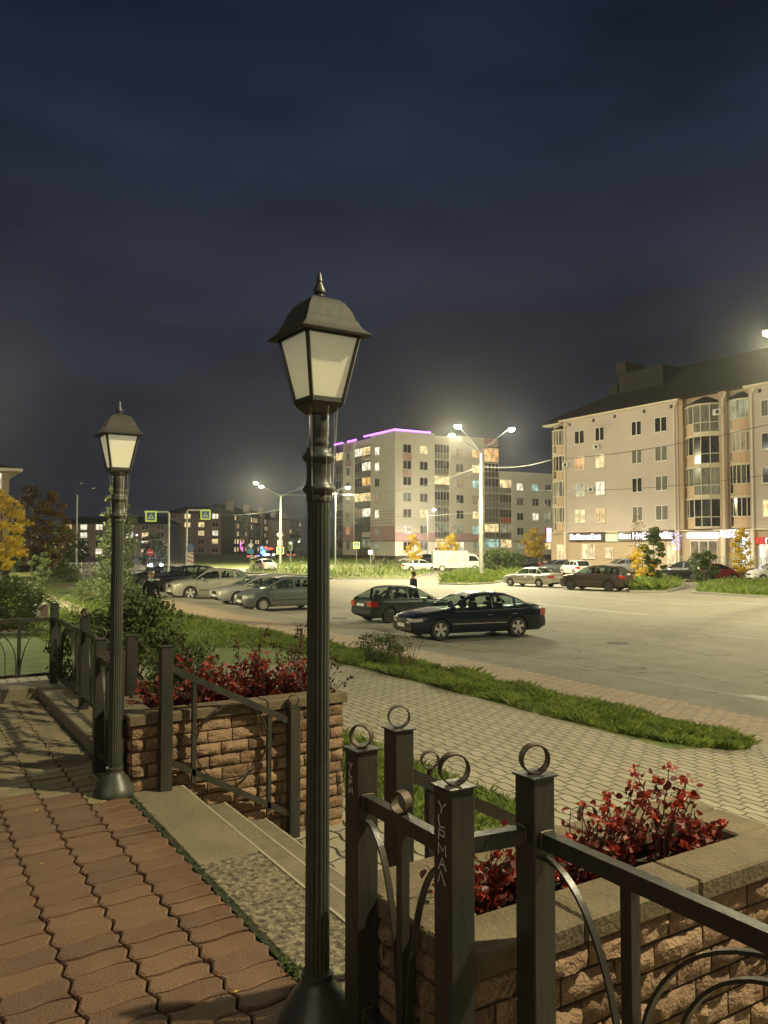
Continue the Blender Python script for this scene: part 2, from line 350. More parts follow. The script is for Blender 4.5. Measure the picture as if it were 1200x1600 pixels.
def emit(name, col, st):
    m = mat(name, (.5, .5, .5), .4); b = m.node_tree.nodes['Principled BSDF']
    b.inputs['Emission Color'].default_value = (*col, 1); b.inputs['Emission Strength'].default_value = st; return m
M['e_lamp'] = emit('lamp_lens_yellow', (1, .94, .42), 90)
M['e_lampw'] = emit('lamp_lens_white', (1, .95, .80), 30)
M['e_purple'] = emit('purple_led', (.50, .10, 1.0), 5.5)
M['e_white'] = emit('white_letter', (.85, .86, 1), 2.6)
M['e_blue'] = emit('blue_sign', (.12, .35, 1), 2.6)
M['e_pink'] = emit('pink_sign', (1, .18, .75), 2.2)
M['e_red'] = emit('tail_glow', (1, .05, .03), 4)
M['e_head'] = emit('head_glow', (.92, .96, 1), 25)
M['e_green'] = emit('green_sign', (.04, .45, .12), .45)
M['unlit'] = mat('unlit_lens', (.6, .6, .56), .3, col2=(.5, .5, .47))
def car_paint(name, c, metal=.5):
    return mat(name, c, .32, metal, col2=tuple(min(1, v * 1.15 + .002) for v in c), nscale=1.5, coat=.9)

# paving of the lower plaza: wavy interlocking blocks, laid in half bond
def plaza_mat(name, c1, c2, cj, along=.24, across=.155, jw=.010, wav=.011):
    m = bpy.data.materials.new(name); m.use_nodes = True; t = m.node_tree; n = t.nodes; L = t.links; b = n['Principled BSDF']
    b.inputs['Roughness'].default_value = .8
    co = n.new('ShaderNodeTexCoord'); sp = n.new('ShaderNodeSeparateXYZ'); L.new(co.outputs['Object'], sp.inputs[0])
    def mth(op, a, bb=None, cc=None):
        k = n.new('ShaderNodeMath'); k.operation = op
        for i, v in enumerate((a, bb, cc)):
            if v is None: continue
            if isinstance(v, (int, float)): k.inputs[i].default_value = v
            else: L.new(v, k.inputs[i])
        return k.outputs[0]
    X, Y = sp.outputs[0], sp.outputs[1]
    wx = mth('MULTIPLY_ADD', mth('SINE', mth('MULTIPLY', Y, 2 * math.pi / (along / 1))), wav, X)
    row = mth('DIVIDE', wx, across); ri = mth('FLOOR', row); rf = mth('FRACT', row)
    off = mth('MULTIPLY', mth('MODULO', ri, 2), .5)
    wy = mth('MULTIPLY_ADD', mth('SINE', mth('MULTIPLY', X, 2 * math.pi / across)), wav * .8, Y)
    col = mth('ADD', mth('DIVIDE', wy, along), off); ci = mth('FLOOR', col); cf = mth('FRACT', col)
    dx = mth('MULTIPLY', mth('MINIMUM', rf, mth('SUBTRACT', 1, rf)), across)
    dy = mth('MULTIPLY', mth('MINIMUM', cf, mth('SUBTRACT', 1, cf)), along * 1.5)
    d = mth('MINIMUM', dx, dy)
    mr = n.new('ShaderNodeMapRange'); mr.interpolation_type = 'SMOOTHSTEP'; mr.inputs['From Min'].default_value = jw * .35; mr.inputs['From Max'].default_value = jw * 1.25; L.new(d, mr.inputs[0])
    cb = n.new('ShaderNodeCombineXYZ'); L.new(ri, cb.inputs[0]); L.new(ci, cb.inputs[1])
    wnn = n.new('ShaderNodeTexWhiteNoise'); L.new(cb.outputs[0], wnn.inputs[0])
    nz = n.new('ShaderNodeTexNoise'); nz.inputs['Scale'].default_value = .8; nz.inputs['Detail'].default_value = 9; nz.inputs['Roughness'].default_value = .7; L.new(co.outputs['Object'], nz.inputs[0])
    f = mth('ADD', mth('MULTIPLY', wnn.outputs[0], .45), mth('MULTIPLY', nz.outputs[0], .55))
    mi = n.new('ShaderNodeMix'); mi.data_type = 'RGBA'; L.new(f, mi.inputs[0]); mi.inputs[6].default_value = (*c1, 1); mi.inputs[7].default_value = (*c2, 1)
    m2 = n.new('ShaderNodeMix'); m2.data_type = 'RGBA'; L.new(mr.outputs[0], m2.inputs[0]); m2.inputs[6].default_value = (*cj, 1); L.new(mi.outputs[2], m2.inputs[7])
    L.new(m2.outputs[2], b.inputs['Base Color'])
    bp = n.new('ShaderNodeBump'); bp.inputs['Strength'].default_value = .8; bp.inputs['Distance'].default_value = .012
    L.new(mth('ADD', mr.outputs[0], mth('MULTIPLY', nz.outputs[0], .3)), bp.inputs['Height']); L.new(bp.outputs[0], b.inputs['Normal'])
    return m
M['plaza'] = plaza_mat('plaza_blocks', (.20, .18, .12), (.34, .31, .21), (.022, .018, .010), jw=.013, wav=.015)
M['plaza_pink'] = plaza_mat('sidewalk_blocks', (.21, .15, .095), (.33, .25, .165), (.045, .033, .022), jw=.012, across=.20)

# ------------------------------------------------------------------ ground, roads, paving
def struct(name, mb, m, **k):
    return tag(obj(name, mb, m, **k), kind='structure')
b = MB(); b.quad((-900, -400, -.06), (1200, -400, -.06), (1200, 1500, -.06), (-900, 1500, -.06)); struct('ground', b, M['lawn_far'])
b = MB(); b.quad((13.75, -60, 0), (64.0, -60, 0), (64.0, 100, 0), (13.75, 100, 0)); struct('road', b, M['asphalt'])
b = MB(); b.quad((13.75, 100, 0), (37, 100, 0), (60, 300, 0), (35, 300, 0)); struct('road', b, M['asphalt'])

def sheet(xs, ys, dz=0.0):
    b = MB(); vs = [(x, y, G(x, y) + dz) for y in ys for x in xs]; n = len(xs)
    b.add(vs, [(j * n + i, j * n + i + 1, (j + 1) * n + i + 1, (j + 1) * n + i) for j in range(len(ys) - 1) for i in range(n - 1)]); return b
def fr(a, c, n): return [a + (c - a) * i / n for i in range(n + 1)]
YS = fr(-30.5, 60.5, 91)
YL = fr(14.5, 60.5, 46)
struct('lawn', sheet([-90, -60, -40, -25, -15, -8, -4, -1, 1.3], fr(6.5, 60.5, 54), -.002), M['lawn'])
struct('lawn', sheet([1.3, 2, 3, 4, 5.5, 7, 8.1], YL, -.002), M['lawn'])
struct('plaza', sheet([1.0, 2, 3, 4, 5, 6, 7, 8.1], fr(-30, 14.5, 30)), M['plaza'])
struct('plaza', sheet([8.1, 9, 9.9], fr(-30, 6.5, 24)), M['plaza'])
struct('lawn_strip', sheet([8.1, 9, 9.9], fr(6.5, 60.5, 54), -.002), M['lawn'])
struct('pavement', sheet([9.9, 11, 12.2], YS), M['plaza_pink'])
struct('pavement_edge', sheet([12.2, 13, 13.62], YS), M['asphalt_e'])
struct('lawn', sheet([-90, -60, -40, -20, 0, 8, 13.62], fr(60.5, 150, 10), -.002), M['lawn_far'])
b = MB()
y = -30
while y < 120:
    b.box((13.62, y + .006, -.05), (13.76, y + .994, .105 if y > 8 else .09), bev=.012); y += 1
struct('kerb', b, M['kerb'])
b = MB(); b.box((13.615, -30, -.05), (13.75, 120, .075)); struct('kerb_bed', b, M['asphalt2'])
# lawn patch beside the stairs
b = sheet([3.35, 3.9, 4.44], fr(4.7, 8.4, 6), .006); struct('lawn_patch', b, M['lawn'])
# islands and strips on the far side, verges, paths
def patch(name, pix_, z, m, th=.0):
    pts = [atz(px, py, 0) for px, py in pix_]
    b = MB()
    if th: b.prism(pts, -.05, z)
    else: b.ngon([(p[0], p[1], z) for p in pts])
    # make sure it faces up
    return struct(name, b, m)
ISL = {
 'a': [(383, 896), (398, 873), (480, 870), (640, 874), (720, 886), (690, 893), (660, 899), (640, 905), (520, 905), (480, 900)],
 'b': [(686, 913), (700, 900), (745, 895), (795, 894), (815, 900), (850, 897), (800, 906), (770, 912), (730, 914)],
 'c': [(985, 925), (975, 917), (990, 909), (1050, 907), (1064, 918), (1040, 925)],
 'd': [(1086, 927), (1100, 916), (1130, 911), (1250, 914), (1250, 938), (1200, 934)]}
for k, p in ISL.items():
    patch('grass_verge', p, .13, M['lawn_far'], .13)
    pts = [atz(px, py, 0) for px, py in p]; cx = sum(q[0] for q in pts) / len(pts); cyy = sum(q[1] for q in pts) / len(pts)
    out_ = [(cx + (q[0] - cx) * (1 + .35 / math.hypot(q[0] - cx, q[1] - cyy)), cyy + (q[1] - cyy) * (1 + .35 / math.hypot(q[0] - cx, q[1] - cyy))) for q in pts]
    b = MB(); b.prism(out_, -.05, .11); struct('kerb', b, M['kerb'])
patch('path', [(470, 883.5), (560, 882.5), (640, 881), (640, 886), (560, 889), (470, 890)], .145, M['path'])
for pp in ([(22, 903), (66, 924), (136, 951), (136, 966), (90, 952), (50, 938), (0, 930), (-60, 925), (-60, 903)], [(-60, 983), (80, 982.5), (80, 991), (-60, 992)]):
    def gp(px, py):
        z = .5
        for _ in range(8): q = atz(px, py, z); z = G(*q)
        return (q[0], q[1], z + .02)
    # subdivide so that it follows the ground
    b = MB(); P = [gp(*p) for p in pp]; b.ngon(P)
    struct('path', b, M['path'])
# road markings
b = MB()
def mark(p, q, w):
    a = atz(*p, 0); c = atz(*q, 0); d = math.hypot(c[0] - a[0], c[1] - a[1]); ux, uy = -(c[1] - a[1]) / d * w / 2, (c[0] - a[0]) / d * w / 2
    b = MB(); b.ngon([(a[0] + ux, a[1] + uy, .006), (a[0] - ux, a[1] - uy, .006), (c[0] - ux, c[1] - uy, .006), (c[0] + ux, c[1] + uy, .006)]); struct('lane_marking', b, M['paint'])
mark((838, 943.5), (1010, 961), .14)
mark((1140, 993.5), (1215, 1002), .07)
mark((1040, 937), (1230, 946), .12)
# the sedan's soft shadow painted as a dark patch on the road; manholes
b = MB(); c0 = atz(830, 1000, 0)
b.ngon([(c0[0] + 1.9 * math.cos(a) * (1 + .12 * math.sin(3 * a)), c0[1] + 1.25 * math.sin(a), .004) for a in fr(0, 6.283, 24)[:-1]])
struct('sedan_shadow', b, mat('painted_shadow', (.115, .112, .09), .75, col2=(.16, .155, .125), nscale=1.5, bump=.4))
for px, py in ((965, 1005), (1180, 1092), (530, 966), (745, 1088)):
    a = atz(px, py, 0); z = .006 if a[0] > 13.8 else .125
    b = MB(); b.lathe([(.33, 0), (.33, .006), (.29, .008), (.0, .008)], 24, a, z)
    tag(obj('manhole_cover', b, M['black']), {965: 'round iron manhole cover out in the road near its middle', 1180: 'round iron manhole cover by the kerb at the right edge', 530: 'round iron manhole cover left of the green hatchback', 745: 'round iron cover in the pale pavement strip nearest the dark sedan'}[px], 'manhole cover')

# ------------------------------------------------------------------ terrace
T = 1.33
b = MB(); b.box((-12, -8, .0), (1.32, 9.35, T - .036)); struct('terrace_base', b, M['joint'])
def wave_pavers(test, seed):
    rg = random.Random(seed); b = MB(); L, S = .245, .138; wa, wb = .0105, .0125
    for i in range(0, 24):
        for j in range(-4, 67):
            cx = 1.322 - L * (i + .5); cyy = j * S
            if not test(cx, cyy): continue
            gx, gy = .0046 + rg.random() * .002, .0044 + rg.random() * .0024
            tz = rg.gauss(0, .0018); tlt = rg.gauss(0, .017); tl2 = rg.gauss(0, .005); ring = []
            nu, nv = 8, 4
            def P(u, v):
                return (u * L + wb * math.sin(2 * math.pi * v), v * S + wa * math.sin(2 * math.pi * u))
            e = []
            for k in range(nu): e.append(P(-.5 + k / nu, -.5))
            for k in range(nv): e.append(P(.5, -.5 + k / nv))
            for k in range(nu): e.append(P(.5 - k / nu, .5))
            for k in range(nv): e.append(P(-.5, .5 - k / nv))
            def ins(p, g, h): return (p[0] * (1 - 2 * g[0] / L), p[1] * (1 - 2 * g[1] / S), h)
            lv = [(0, 0, -.04), (0, 0, -.0055), (.008, .009, 0)]
            vs = []
            for a_, b_, h in lv:
                for p in e:
                    q = ins(p, (gx + a_, gy + b_), h); vs.append((cx + q[0], cyy + q[1], T + tz + h + q[1] * tlt * 2 + q[0] * tl2 if h > -.01 else T + h))
            n = len(e); b.rv = rg.random()
            b.add(vs, [tuple(range(2 * n, 3 * n))] + [(k * n + m_, k * n + (m_ + 1) % n, (k + 1) * n + (m_ + 1) % n, (k + 1) * n + m_) for k in range(2) for m_ in range(n)])
    return b
struct('terrace_paving', wave_pavers(lambda x, y: x + y <= 6.5, 1), M['paver'])
struct('terrace_paving', wave_pavers(lambda x, y: x + y > 6.5, 2), M['paver2'])
b = MB(); b.box((1.324, .3, 1.0), (1.352, 9.3, T - .006)); struct('mossy_gap', b, M['moss'])
b = MB()
for (x0, x1, y0, y1, zt) in ((1.354, 1.70, 4.03, 5.40, T),):
    b.box((x0, y0, 1.17), (x1, y1, zt), bev=.006)
struct('stair_landing', b, M['concrete'])
b = MB(); b.box((1.354, 2.46, 1.17), (1.70, 4.026, T - .003), bev=.006); struct('stair_landing', b, M['concrete_rough'])
for i in range(2):
    b = MB(); b.box((1.35 , 2.42, .6 - .1 * i), (2.0 + .3 * i, 5.39, 1.168 - .16 * i), bev=.012); struct('step', b, M['stepc'])
M['edge_highlight'] = mat('step_edge_highlight', (.26, .235, .16), .8, col2=(.36, .33, .23), nscale=14)  # paler strips paint a highlight along the step edges
b = MB()
for x_, z_ in ((1.70, T), (2.0, 1.168), (2.3, 1.008)):
    b = MB(); b.box((x_ - .012, 2.47, z_ - .035), (x_ + .003, 5.385, z_ + .002)); struct('step_edge_highlight', b, M['edge_highlight'])
# raised border of the terrace
def kerb_row(x0, y0, x1, y1, z, step, ax):
    b = MB(); t = (y0 if ax == 'y' else x0); e = (y1 if ax == 'y' else x1)
    while t < e - .05:
        q = min(t + step, e)
        if ax == 'y': b.box((x0, t + .004, .4), (x1, q - .004, z), bev=.01)
        else: b.box((t + .004, y0, .4), (q - .004, y1, z), bev=.01)
        t = q
    return b
struct('terrace_border', kerb_row(1.354, 6.18, 1.80, 9.36, T + .095, 1.6, 'y'), M['concrete'])
struct('terrace_border', kerb_row(-12, 9.36, 1.80, 9.82, T + .095, 1.6, 'x'), M['concrete'])
struct('terrace_border', kerb_row(1.354, -6, 1.80, 1.74, T + .095, 1.6, 'y'), M['concrete'])
# weeds in the moss gap
b = MB(); rg = random.Random(3)
for k in range(420):
    yy = random.choice([2.75 + rg.gauss(0, .14), rg.uniform(2.4, 5.3), 5.75 + rg.gauss(0, .1), 2.85 + rg.gauss(0, .05)]); xx = 1.335 + rg.gauss(0, .012)
    if 5.6 < yy: xx -= abs(rg.gauss(0, .09))
    b.leaf((xx, yy, T + rg.uniform(-.004, .016)), rg.uniform(.012, .03), asp=.5)
tag(obj('weeds', b, M['leaf']), 'small green weeds growing in the dark gap along the terrace edge', 'weeds', kind='stuff')

# ------------------------------------------------------------------ brick planters
def rough_wall(b, org, ux, nv, length, z0, z1, rg, courses=.0865, bl=.215, missing=()):
    ux = Vector(ux); nv = Vector(nv); up = Vector((0, 0, 1)); org = Vector(org); row = 0; z = z1
    while z > z0 + .02:
        zb = max(z0, z - courses); x = -bl * (.5 if row % 2 else 0) + rg.uniform(-.015, .015)
        while x < length:
            l = bl * rg.uniform(.82, 1.15); a = max(0, x); c = min(length, x + l)
            if c - a > .03:
                b.rv = rg.random(); dep = rg.uniform(.006, .030); nu, nw = max(3, int((c - a) / .028)), 4
                g = .004
                vals = {}
                def fn(u, v):
                    k = (round(u * nu), round(v * nw))
                    if k not in vals:
                        ed = min(u, 1 - u, v, 1 - v)
                        vals[k] = (0.0 if ed < .001 else dep + rg.gauss(0, .0065))
                    jx = 0 if u in (0, 1) else rg.gauss(0, .002)
                    return org + ux * (a + g + (c - a - 2 * g) * u + jx) + up * (zb + g + (z - zb - 2 * g) * v) + nv * vals[k]
                b.grid(fn, nu, nw)
            x += l
        z -= courses; row += 1
def planter(name, label, x0, x1, y0, y1, seed, zb=.7):
    rg = random.Random(seed)
    t = thing(name, label, 'planter', ((x0 + x1) / 2, (y0 + y1) / 2, .85), world=True)
    b = MB(); b.box((x0 + .008, y0 + .008, zb), (x1 - .008, y1 - .008, 1.62))
    b.box((x0 + .008, y0 + .008, 1.62), (x0 + .1, y1 - .008, 1.754)); b.box((x1 - .1, y0 + .008, 1.62), (x1 - .008, y1 - .008, 1.754)); b.box((x0 + .1, y0 + .008, 1.62), (x1 - .1, y0 + .1, 1.754)); b.box((x0 + .1, y1 - .1, 1.62), (x1 - .1, y1 - .008, 1.754)); obj('core', b, M['mortar'], t)
    b = MB()
    rough_wall(b, (x0, y0, 0), (1, 0, 0), (0, -1, 0), x1 - x0, zb, 1.752, rg)
    rough_wall(b, (x1, y0, 0), (0, 1, 0), (1, 0, 0), y1 - y0, zb, 1.752, rg)
    rough_wall(b, (x1, y1, 0), (-1, 0, 0), (0, 1, 0), x1 - x0, zb, 1.752, rg)
    rough_wall(b, (x0, y1, 0), (0, -1, 0), (-1, 0, 0), y1 - y0, zb, 1.752, rg)
    obj('brick_wall', b, M['brick'], t, smooth=True, ang=50)
    b = MB(); o = .03; w = .17
    xs = [x0 - o, x0 + .42, x0 + .95, x1 + o]
    for i in range(3):
        for (ya, yb) in ((y0 - o, y0 + w), (y1 - w, y1 + o)):
            b.box((xs[i] + .003, ya, 1.755), (xs[i + 1] - .003, yb, 1.83 + rg.uniform(-.002, .002)), bev=.008)
    b.box((x0 - o, y0 + w + .004, 1.755), (x0 + w, y1 - w - .004, 1.829), bev=.008); b.box((x1 - w, y0 + w + .004, 1.755), (x1 + o, y1 - w - .004, 1.829), bev=.008)
    obj('cap', b, M['cap'], t)
    b = MB(); b.box((x0 + .1, y0 + .1, 1.6), (x1 - .1, y1 - .1, 1.70)); obj('soil', b, M['soil'], t)
    return t
planter('planter', 'rough brick planter with a concrete cap behind the nearest fence panel', 1.375, 2.99, 1.80, 2.385, 11)
planter('planter', 'rough brick planter full of red shrubs beyond the stairs', 1.365, 2.95, 5.42, 6.10, 12)

# ------------------------------------------------------------------ fences and handrails
def ring(b, c, axis, r=.040, w=.030, t=.004):
    pts = [(c[0] + r * math.cos(a) * axis[1], c[1] - r * math.cos(a) * axis[0], c[2] + r * math.sin(a)) for a in fr(0, 2 * math.pi, 28)[:-1]]
    b.strip(pts, (axis[0], axis[1], 0), w, t, closed=True)
def post(root, x, y, z0, z1, rax=None, ang=0, w=.08, rr=.040, scr=None):
    b = MB(); b.box((x - w / 2, y - w / 2, z0), (x + w / 2, y + w / 2, z1), ang=ang, bev=.004)
    p = obj('post', b, M['metal'], root)
    b = MB(); b.box((x - w / 2 - .006, y - w / 2 - .006, z1), (x + w / 2 + .006, y + w / 2 + .006, z1 + .005), ang=ang); 
    cap = mk_sub('post_cap', b, M['metal'], root, p)
    if rax is not None:
        b = MB(); ring(b, (x, y, z1 + .006 + rr), (math.sin(rax), math.cos(rax)), rr); mk_sub('ring', b, M['metal_rust'], root, p, True)
    return p
def mk_sub(name, b, m, root, parent, smooth=False):
    o = obj(name, b, m, root, smooth=smooth); o.parent = parent; return o
def rail(root, a, c, w=.035, h=.045, name='rail'):
    for e_ in (a, c):
        wb = MB(); rg_ = random.Random(str(e_)); dd_ = (Vector(c) - Vector(a)).normalized(); sd_ = Vector((-dd_.y, dd_.x, 0)).normalized(); p_ = Vector(e_) + dd_ * (.003 if e_ is a else -.003)
        wb.tube([p_ + sd_ * sx_ * (w / 2 + .002) + Vector((0, 0, sz_ * (h / 2 + .001))) for sx_, sz_ in ((-1, -1), (-1, 0), (-1, 1), (0, 1), (1, 1), (1, 0), (1, -1))], [rg_.uniform(.003, .0055) for _ in range(7)], 6); obj('weld', wb, M['metal_rust'], root, smooth=True)
    b = MB(); a = Vector(a); c = Vector(c); d = (c - a); s = Vector((-d.y, d.x, 0)).normalized()
    b.strip([a, c], s, w, h); return obj(name, b, M['metal'], root)
def bar(root, x, y, z0, z1, w=.035):
    b = MB(); b.box((x - w / 2, y - w / 2, z0), (x + w / 2, y + w / 2, z1), bev=.002); return obj('baluster', b, M['metal'], root)
def arcb(root, c, ax, rx, rz, a0, a1, n=18, w=.020, t=.008):      # bent flat bar in the vertical plane along ax
    b = MB(); side = (-ax[1], ax[0], 0)
    pts = [(c[0] + ax[0] * rx * math.cos(a), c[1] + ax[1] * rx * math.cos(a), c[2] + rz * math.sin(a)) for a in fr(a0, a1, n)]
    b.strip(pts, side, w, t, closed=abs(a1 - a0) > 6.28); return obj('bent_bar', b, M['metal'], root, smooth=True, ang=40)
PI = math.pi
def panel(root, p, q, zb, zt, along, half=False):
    """rail pair between posts p and q (distance 1.55): bars, quarter curves and a double arch"""
    ax = ((q[0] - p[0]) / along, (q[1] - p[1]) / along)
    P = lambda s_: (p[0] + ax[0] * s_, p[1] + ax[1] * s_)
    rail(root, (*P(.04), zt), (*P(along - .04), zt)); rail(root, (*P(.04), zb), (*P(along - .04), zb), .03, .035)
    q1 = along * .215
    for s_ in (q1, along - q1): bar(root, *P(s_), zb, zt - .02, .035)
    hh = zt - zb - .05
    arcb(root, (*P(.04), zb), ax, q1 - .055, hh, 0, PI / 2)
    arcb(root, (*P(along - .04), zb), ax, q1 - .055, hh, PI / 2, PI)
    mid = P(along / 2)
    for R_, top_ in ((along / 2 - q1 - .028, zt - .024), (along / 2 - q1 - .135, zt - .075)):
        b = MB(); cz_ = top_ - R_
        pts = [(mid[0] + ax[0] * R_, mid[1] + ax[1] * R_, zb)] + [(mid[0] + ax[0] * R_ * math.cos(a), mid[1] + ax[1] * R_ * math.cos(a), cz_ + R_ * math.sin(a)) for a in fr(0, PI, 26)] + [(mid[0] - ax[0] * R_, mid[1] - ax[1] * R_, zb)]
        b.strip(pts, (-ax[1], ax[0], 0), .022, .009); obj('bent_bar', b, M['metal'], root, smooth=True, ang=40)
ZT, ZB = T + .80, T + .14
# near fence
f = thing('fence', 'nearest grey steel fence with square ringed posts in front of the brick planter', 'fence', (1.30, 1.77, T), world=True)
pA = post(f, 1.31, 2.28, T, 2.29, rax=.95, rr=.036)
pC = post(f, 1.305, 1.77, T, 2.30, rax=-.15 + .5)
pD = post(f, 1.562, 1.735, T, 2.30, rax=.35)
post(f, 1.57, .17, T, 2.30, rax=.3)
rail(f, (1.31, 2.24, ZT), (1.306, 1.81, ZT)); rail(f, (1.31, 2.24, ZB), (1.306, 1.81, ZB), .03, .035)
bar(f, 1.308, 2.03, ZB, ZT - .02, .03)
arcb(f, (1.31, 2.24, ZB), (0, -1), .19, .60, 0, PI / 2); arcb(f, (1.306, 1.81, ZB), (0, 1), .19, .60, 0, PI / 2)
b = MB(); ring(b, (1.308, 2.04, ZT + .022 + .032), (1, .2), .032); obj('ring', b, M['metal_rust'], f, smooth=True)
rail(f, (1.345, 1.765, ZT + .01), (1.522, 1.74, ZT + .01)); rail(f, (1.345, 1.765, ZB), (1.522, 1.74, ZB), .03, .035)
panel(f, (1.565, 1.735), (1.572, .17), ZB, ZT, 1.565)
# scratched graffiti on post C (face -x) and post A
def scribble(root, x, y0, ztop, n, seed, w=.03, h=.028):
    rg = random.Random(seed); b = MB()
    GL = [[(0, 1), (.5, .5), (1, 1)], [(.5, .5), (.4, 0)], [(.1, 1), (.0, .5), (.2, 0), (.9, .1)], [(.0, 0), (.1, 1), (.8, .9), (.8, .5), (.1, .5)], [(.0, 0), (.1, 1), (.5, .3), (.9, 1), (1, 0)], [(0, 0), (.5, 1), (1, 0)], [(.2, .4), (.8, .4)], [(0, 0), (.3, 1), (.9, 0)]]
    order = [[0, 1], [2], [3], [4], [5, 6], [7]]
    for k in range(n):
        zt = ztop - k * (h + .006)
        for gi in order[k % 6]:
            g = GL[gi]
            pts = [(x, y0 - (p[0] - .5) * w + rg.gauss(0, .001), zt - h + p[1] * h + rg.gauss(0, .001)) for p in g]
            b.strip(pts, (1, 0, 0), .0006, .0036)
    return b
pp = obj('graffiti', scribble(f, 1.305 - .0402, 1.77, 2.265, 6, 5, .034, .031), M['scratch'], f); pp.parent = pC
pp = obj('graffiti', scribble(f, 1.31 - .0402, 2.28, 2.25, 4, 6, .022, .020), M['scratch'], f); pp.parent = pA
# handrails
def handrail(y, label, sgn):
    h = thing('handrail', label, 'handrail', (1.57, y, T), world=True)
    post(h, 1.565, y, T, 2.29 if sgn < 0 else 2.275, rax=.42 if sgn < 0 else None, rr=.038); post(h, 2.50, y, .85, 1.78, rax=.3, rr=.038)
    z = lambda x: 2.125 - (x - 1.605) * .515
    rail(h, (1.605, y, z(1.605)), (2.46, y, z(2.46))); rail(h, (1.605, y, z(1.605) - .62), (2.46, y, z(2.46) - .66), .03, .04)
    for x in ((1.70 if sgn < 0 else 1.76), 2.31): bar(h, x, y, z(x) - .70, z(x) - .02, .03)
    arcb(h, (2.035, y, z(2.035) - .32), (1, 0), .262, .262, 0, 2 * PI, 44)
    b = MB(); ring(b, (1.70 if sgn < 0 else 1.77, y, (z(1.70) + .085 if sgn < 0 else z(1.76) + .055)), (.35, 1), .031, .024)
    if sgn < 0: b.box((1.692, y - .008, z(1.7)), (1.708, y + .008, z(1.7) + .057)); obj('ring', b, M['metal_rust'], h, smooth=True)
handrail(2.455, 'steel stair handrail on the near side of the stairs, against the near planter', -1)
handrail(5.345, 'steel stair handrail with a round hoop against the far brick planter', 1)
# far fence
f = thing('fence', 'grey steel fence running along the far part of the terrace and round its corner', 'fence', (1.54, 6.2, T), world=True)
post(f, 1.285, 5.50, T, 2.27); post(f, 1.285, 6.02, T, 2.27, rax=.3)
post(f, 1.54, 6.17, T + .09, 2.27); post(f, 1.54, 7.88, T + .09, 2.275, rax=1.2); post(f, 1.54, 9.55, T + .09, 2.30, rax=.25)
rail(f, (1.285, 5.54, ZT), (1.285, 5.98, ZT)); rail(f, (1.285, 5.54, ZB), (1.285, 5.98, ZB), .03, .035)
bar(f, 1.285, 5.76, ZB, ZT - .02, .03); arcb(f, (1.285, 5.54, ZB), (0, 1), .19, .6, 0, PI / 2); arcb(f, (1.285, 5.98, ZB), (0, -1), .19, .6, 0, PI / 2)
b = MB(); ring(b, (1.285, 5.76, ZT + .05), (.3, 1), .032); obj('ring', b, M['metal_rust'], f, smooth=True)
rail(f, (1.325, 6.03, ZT), (1.50, 6.16, ZT)); rail(f, (1.325, 6.03, ZB), (1.50, 6.16, ZB), .03, .035)
for ya, yb in ((6.17, 7.88), (7.88, 9.55)): panel(f, (1.54, ya), (1.54, yb), ZB + .06, ZT, yb - ya)
for k in range(3): panel(f, (1.54 - 1.65 * k, 9.55), (1.54 - 1.65 * (k + 1), 9.55), ZB + .06, ZT, 1.65); post(f, 1.54 - 1.65 * (k + 1), 9.55, T + .09, 2.30, rax=.3)

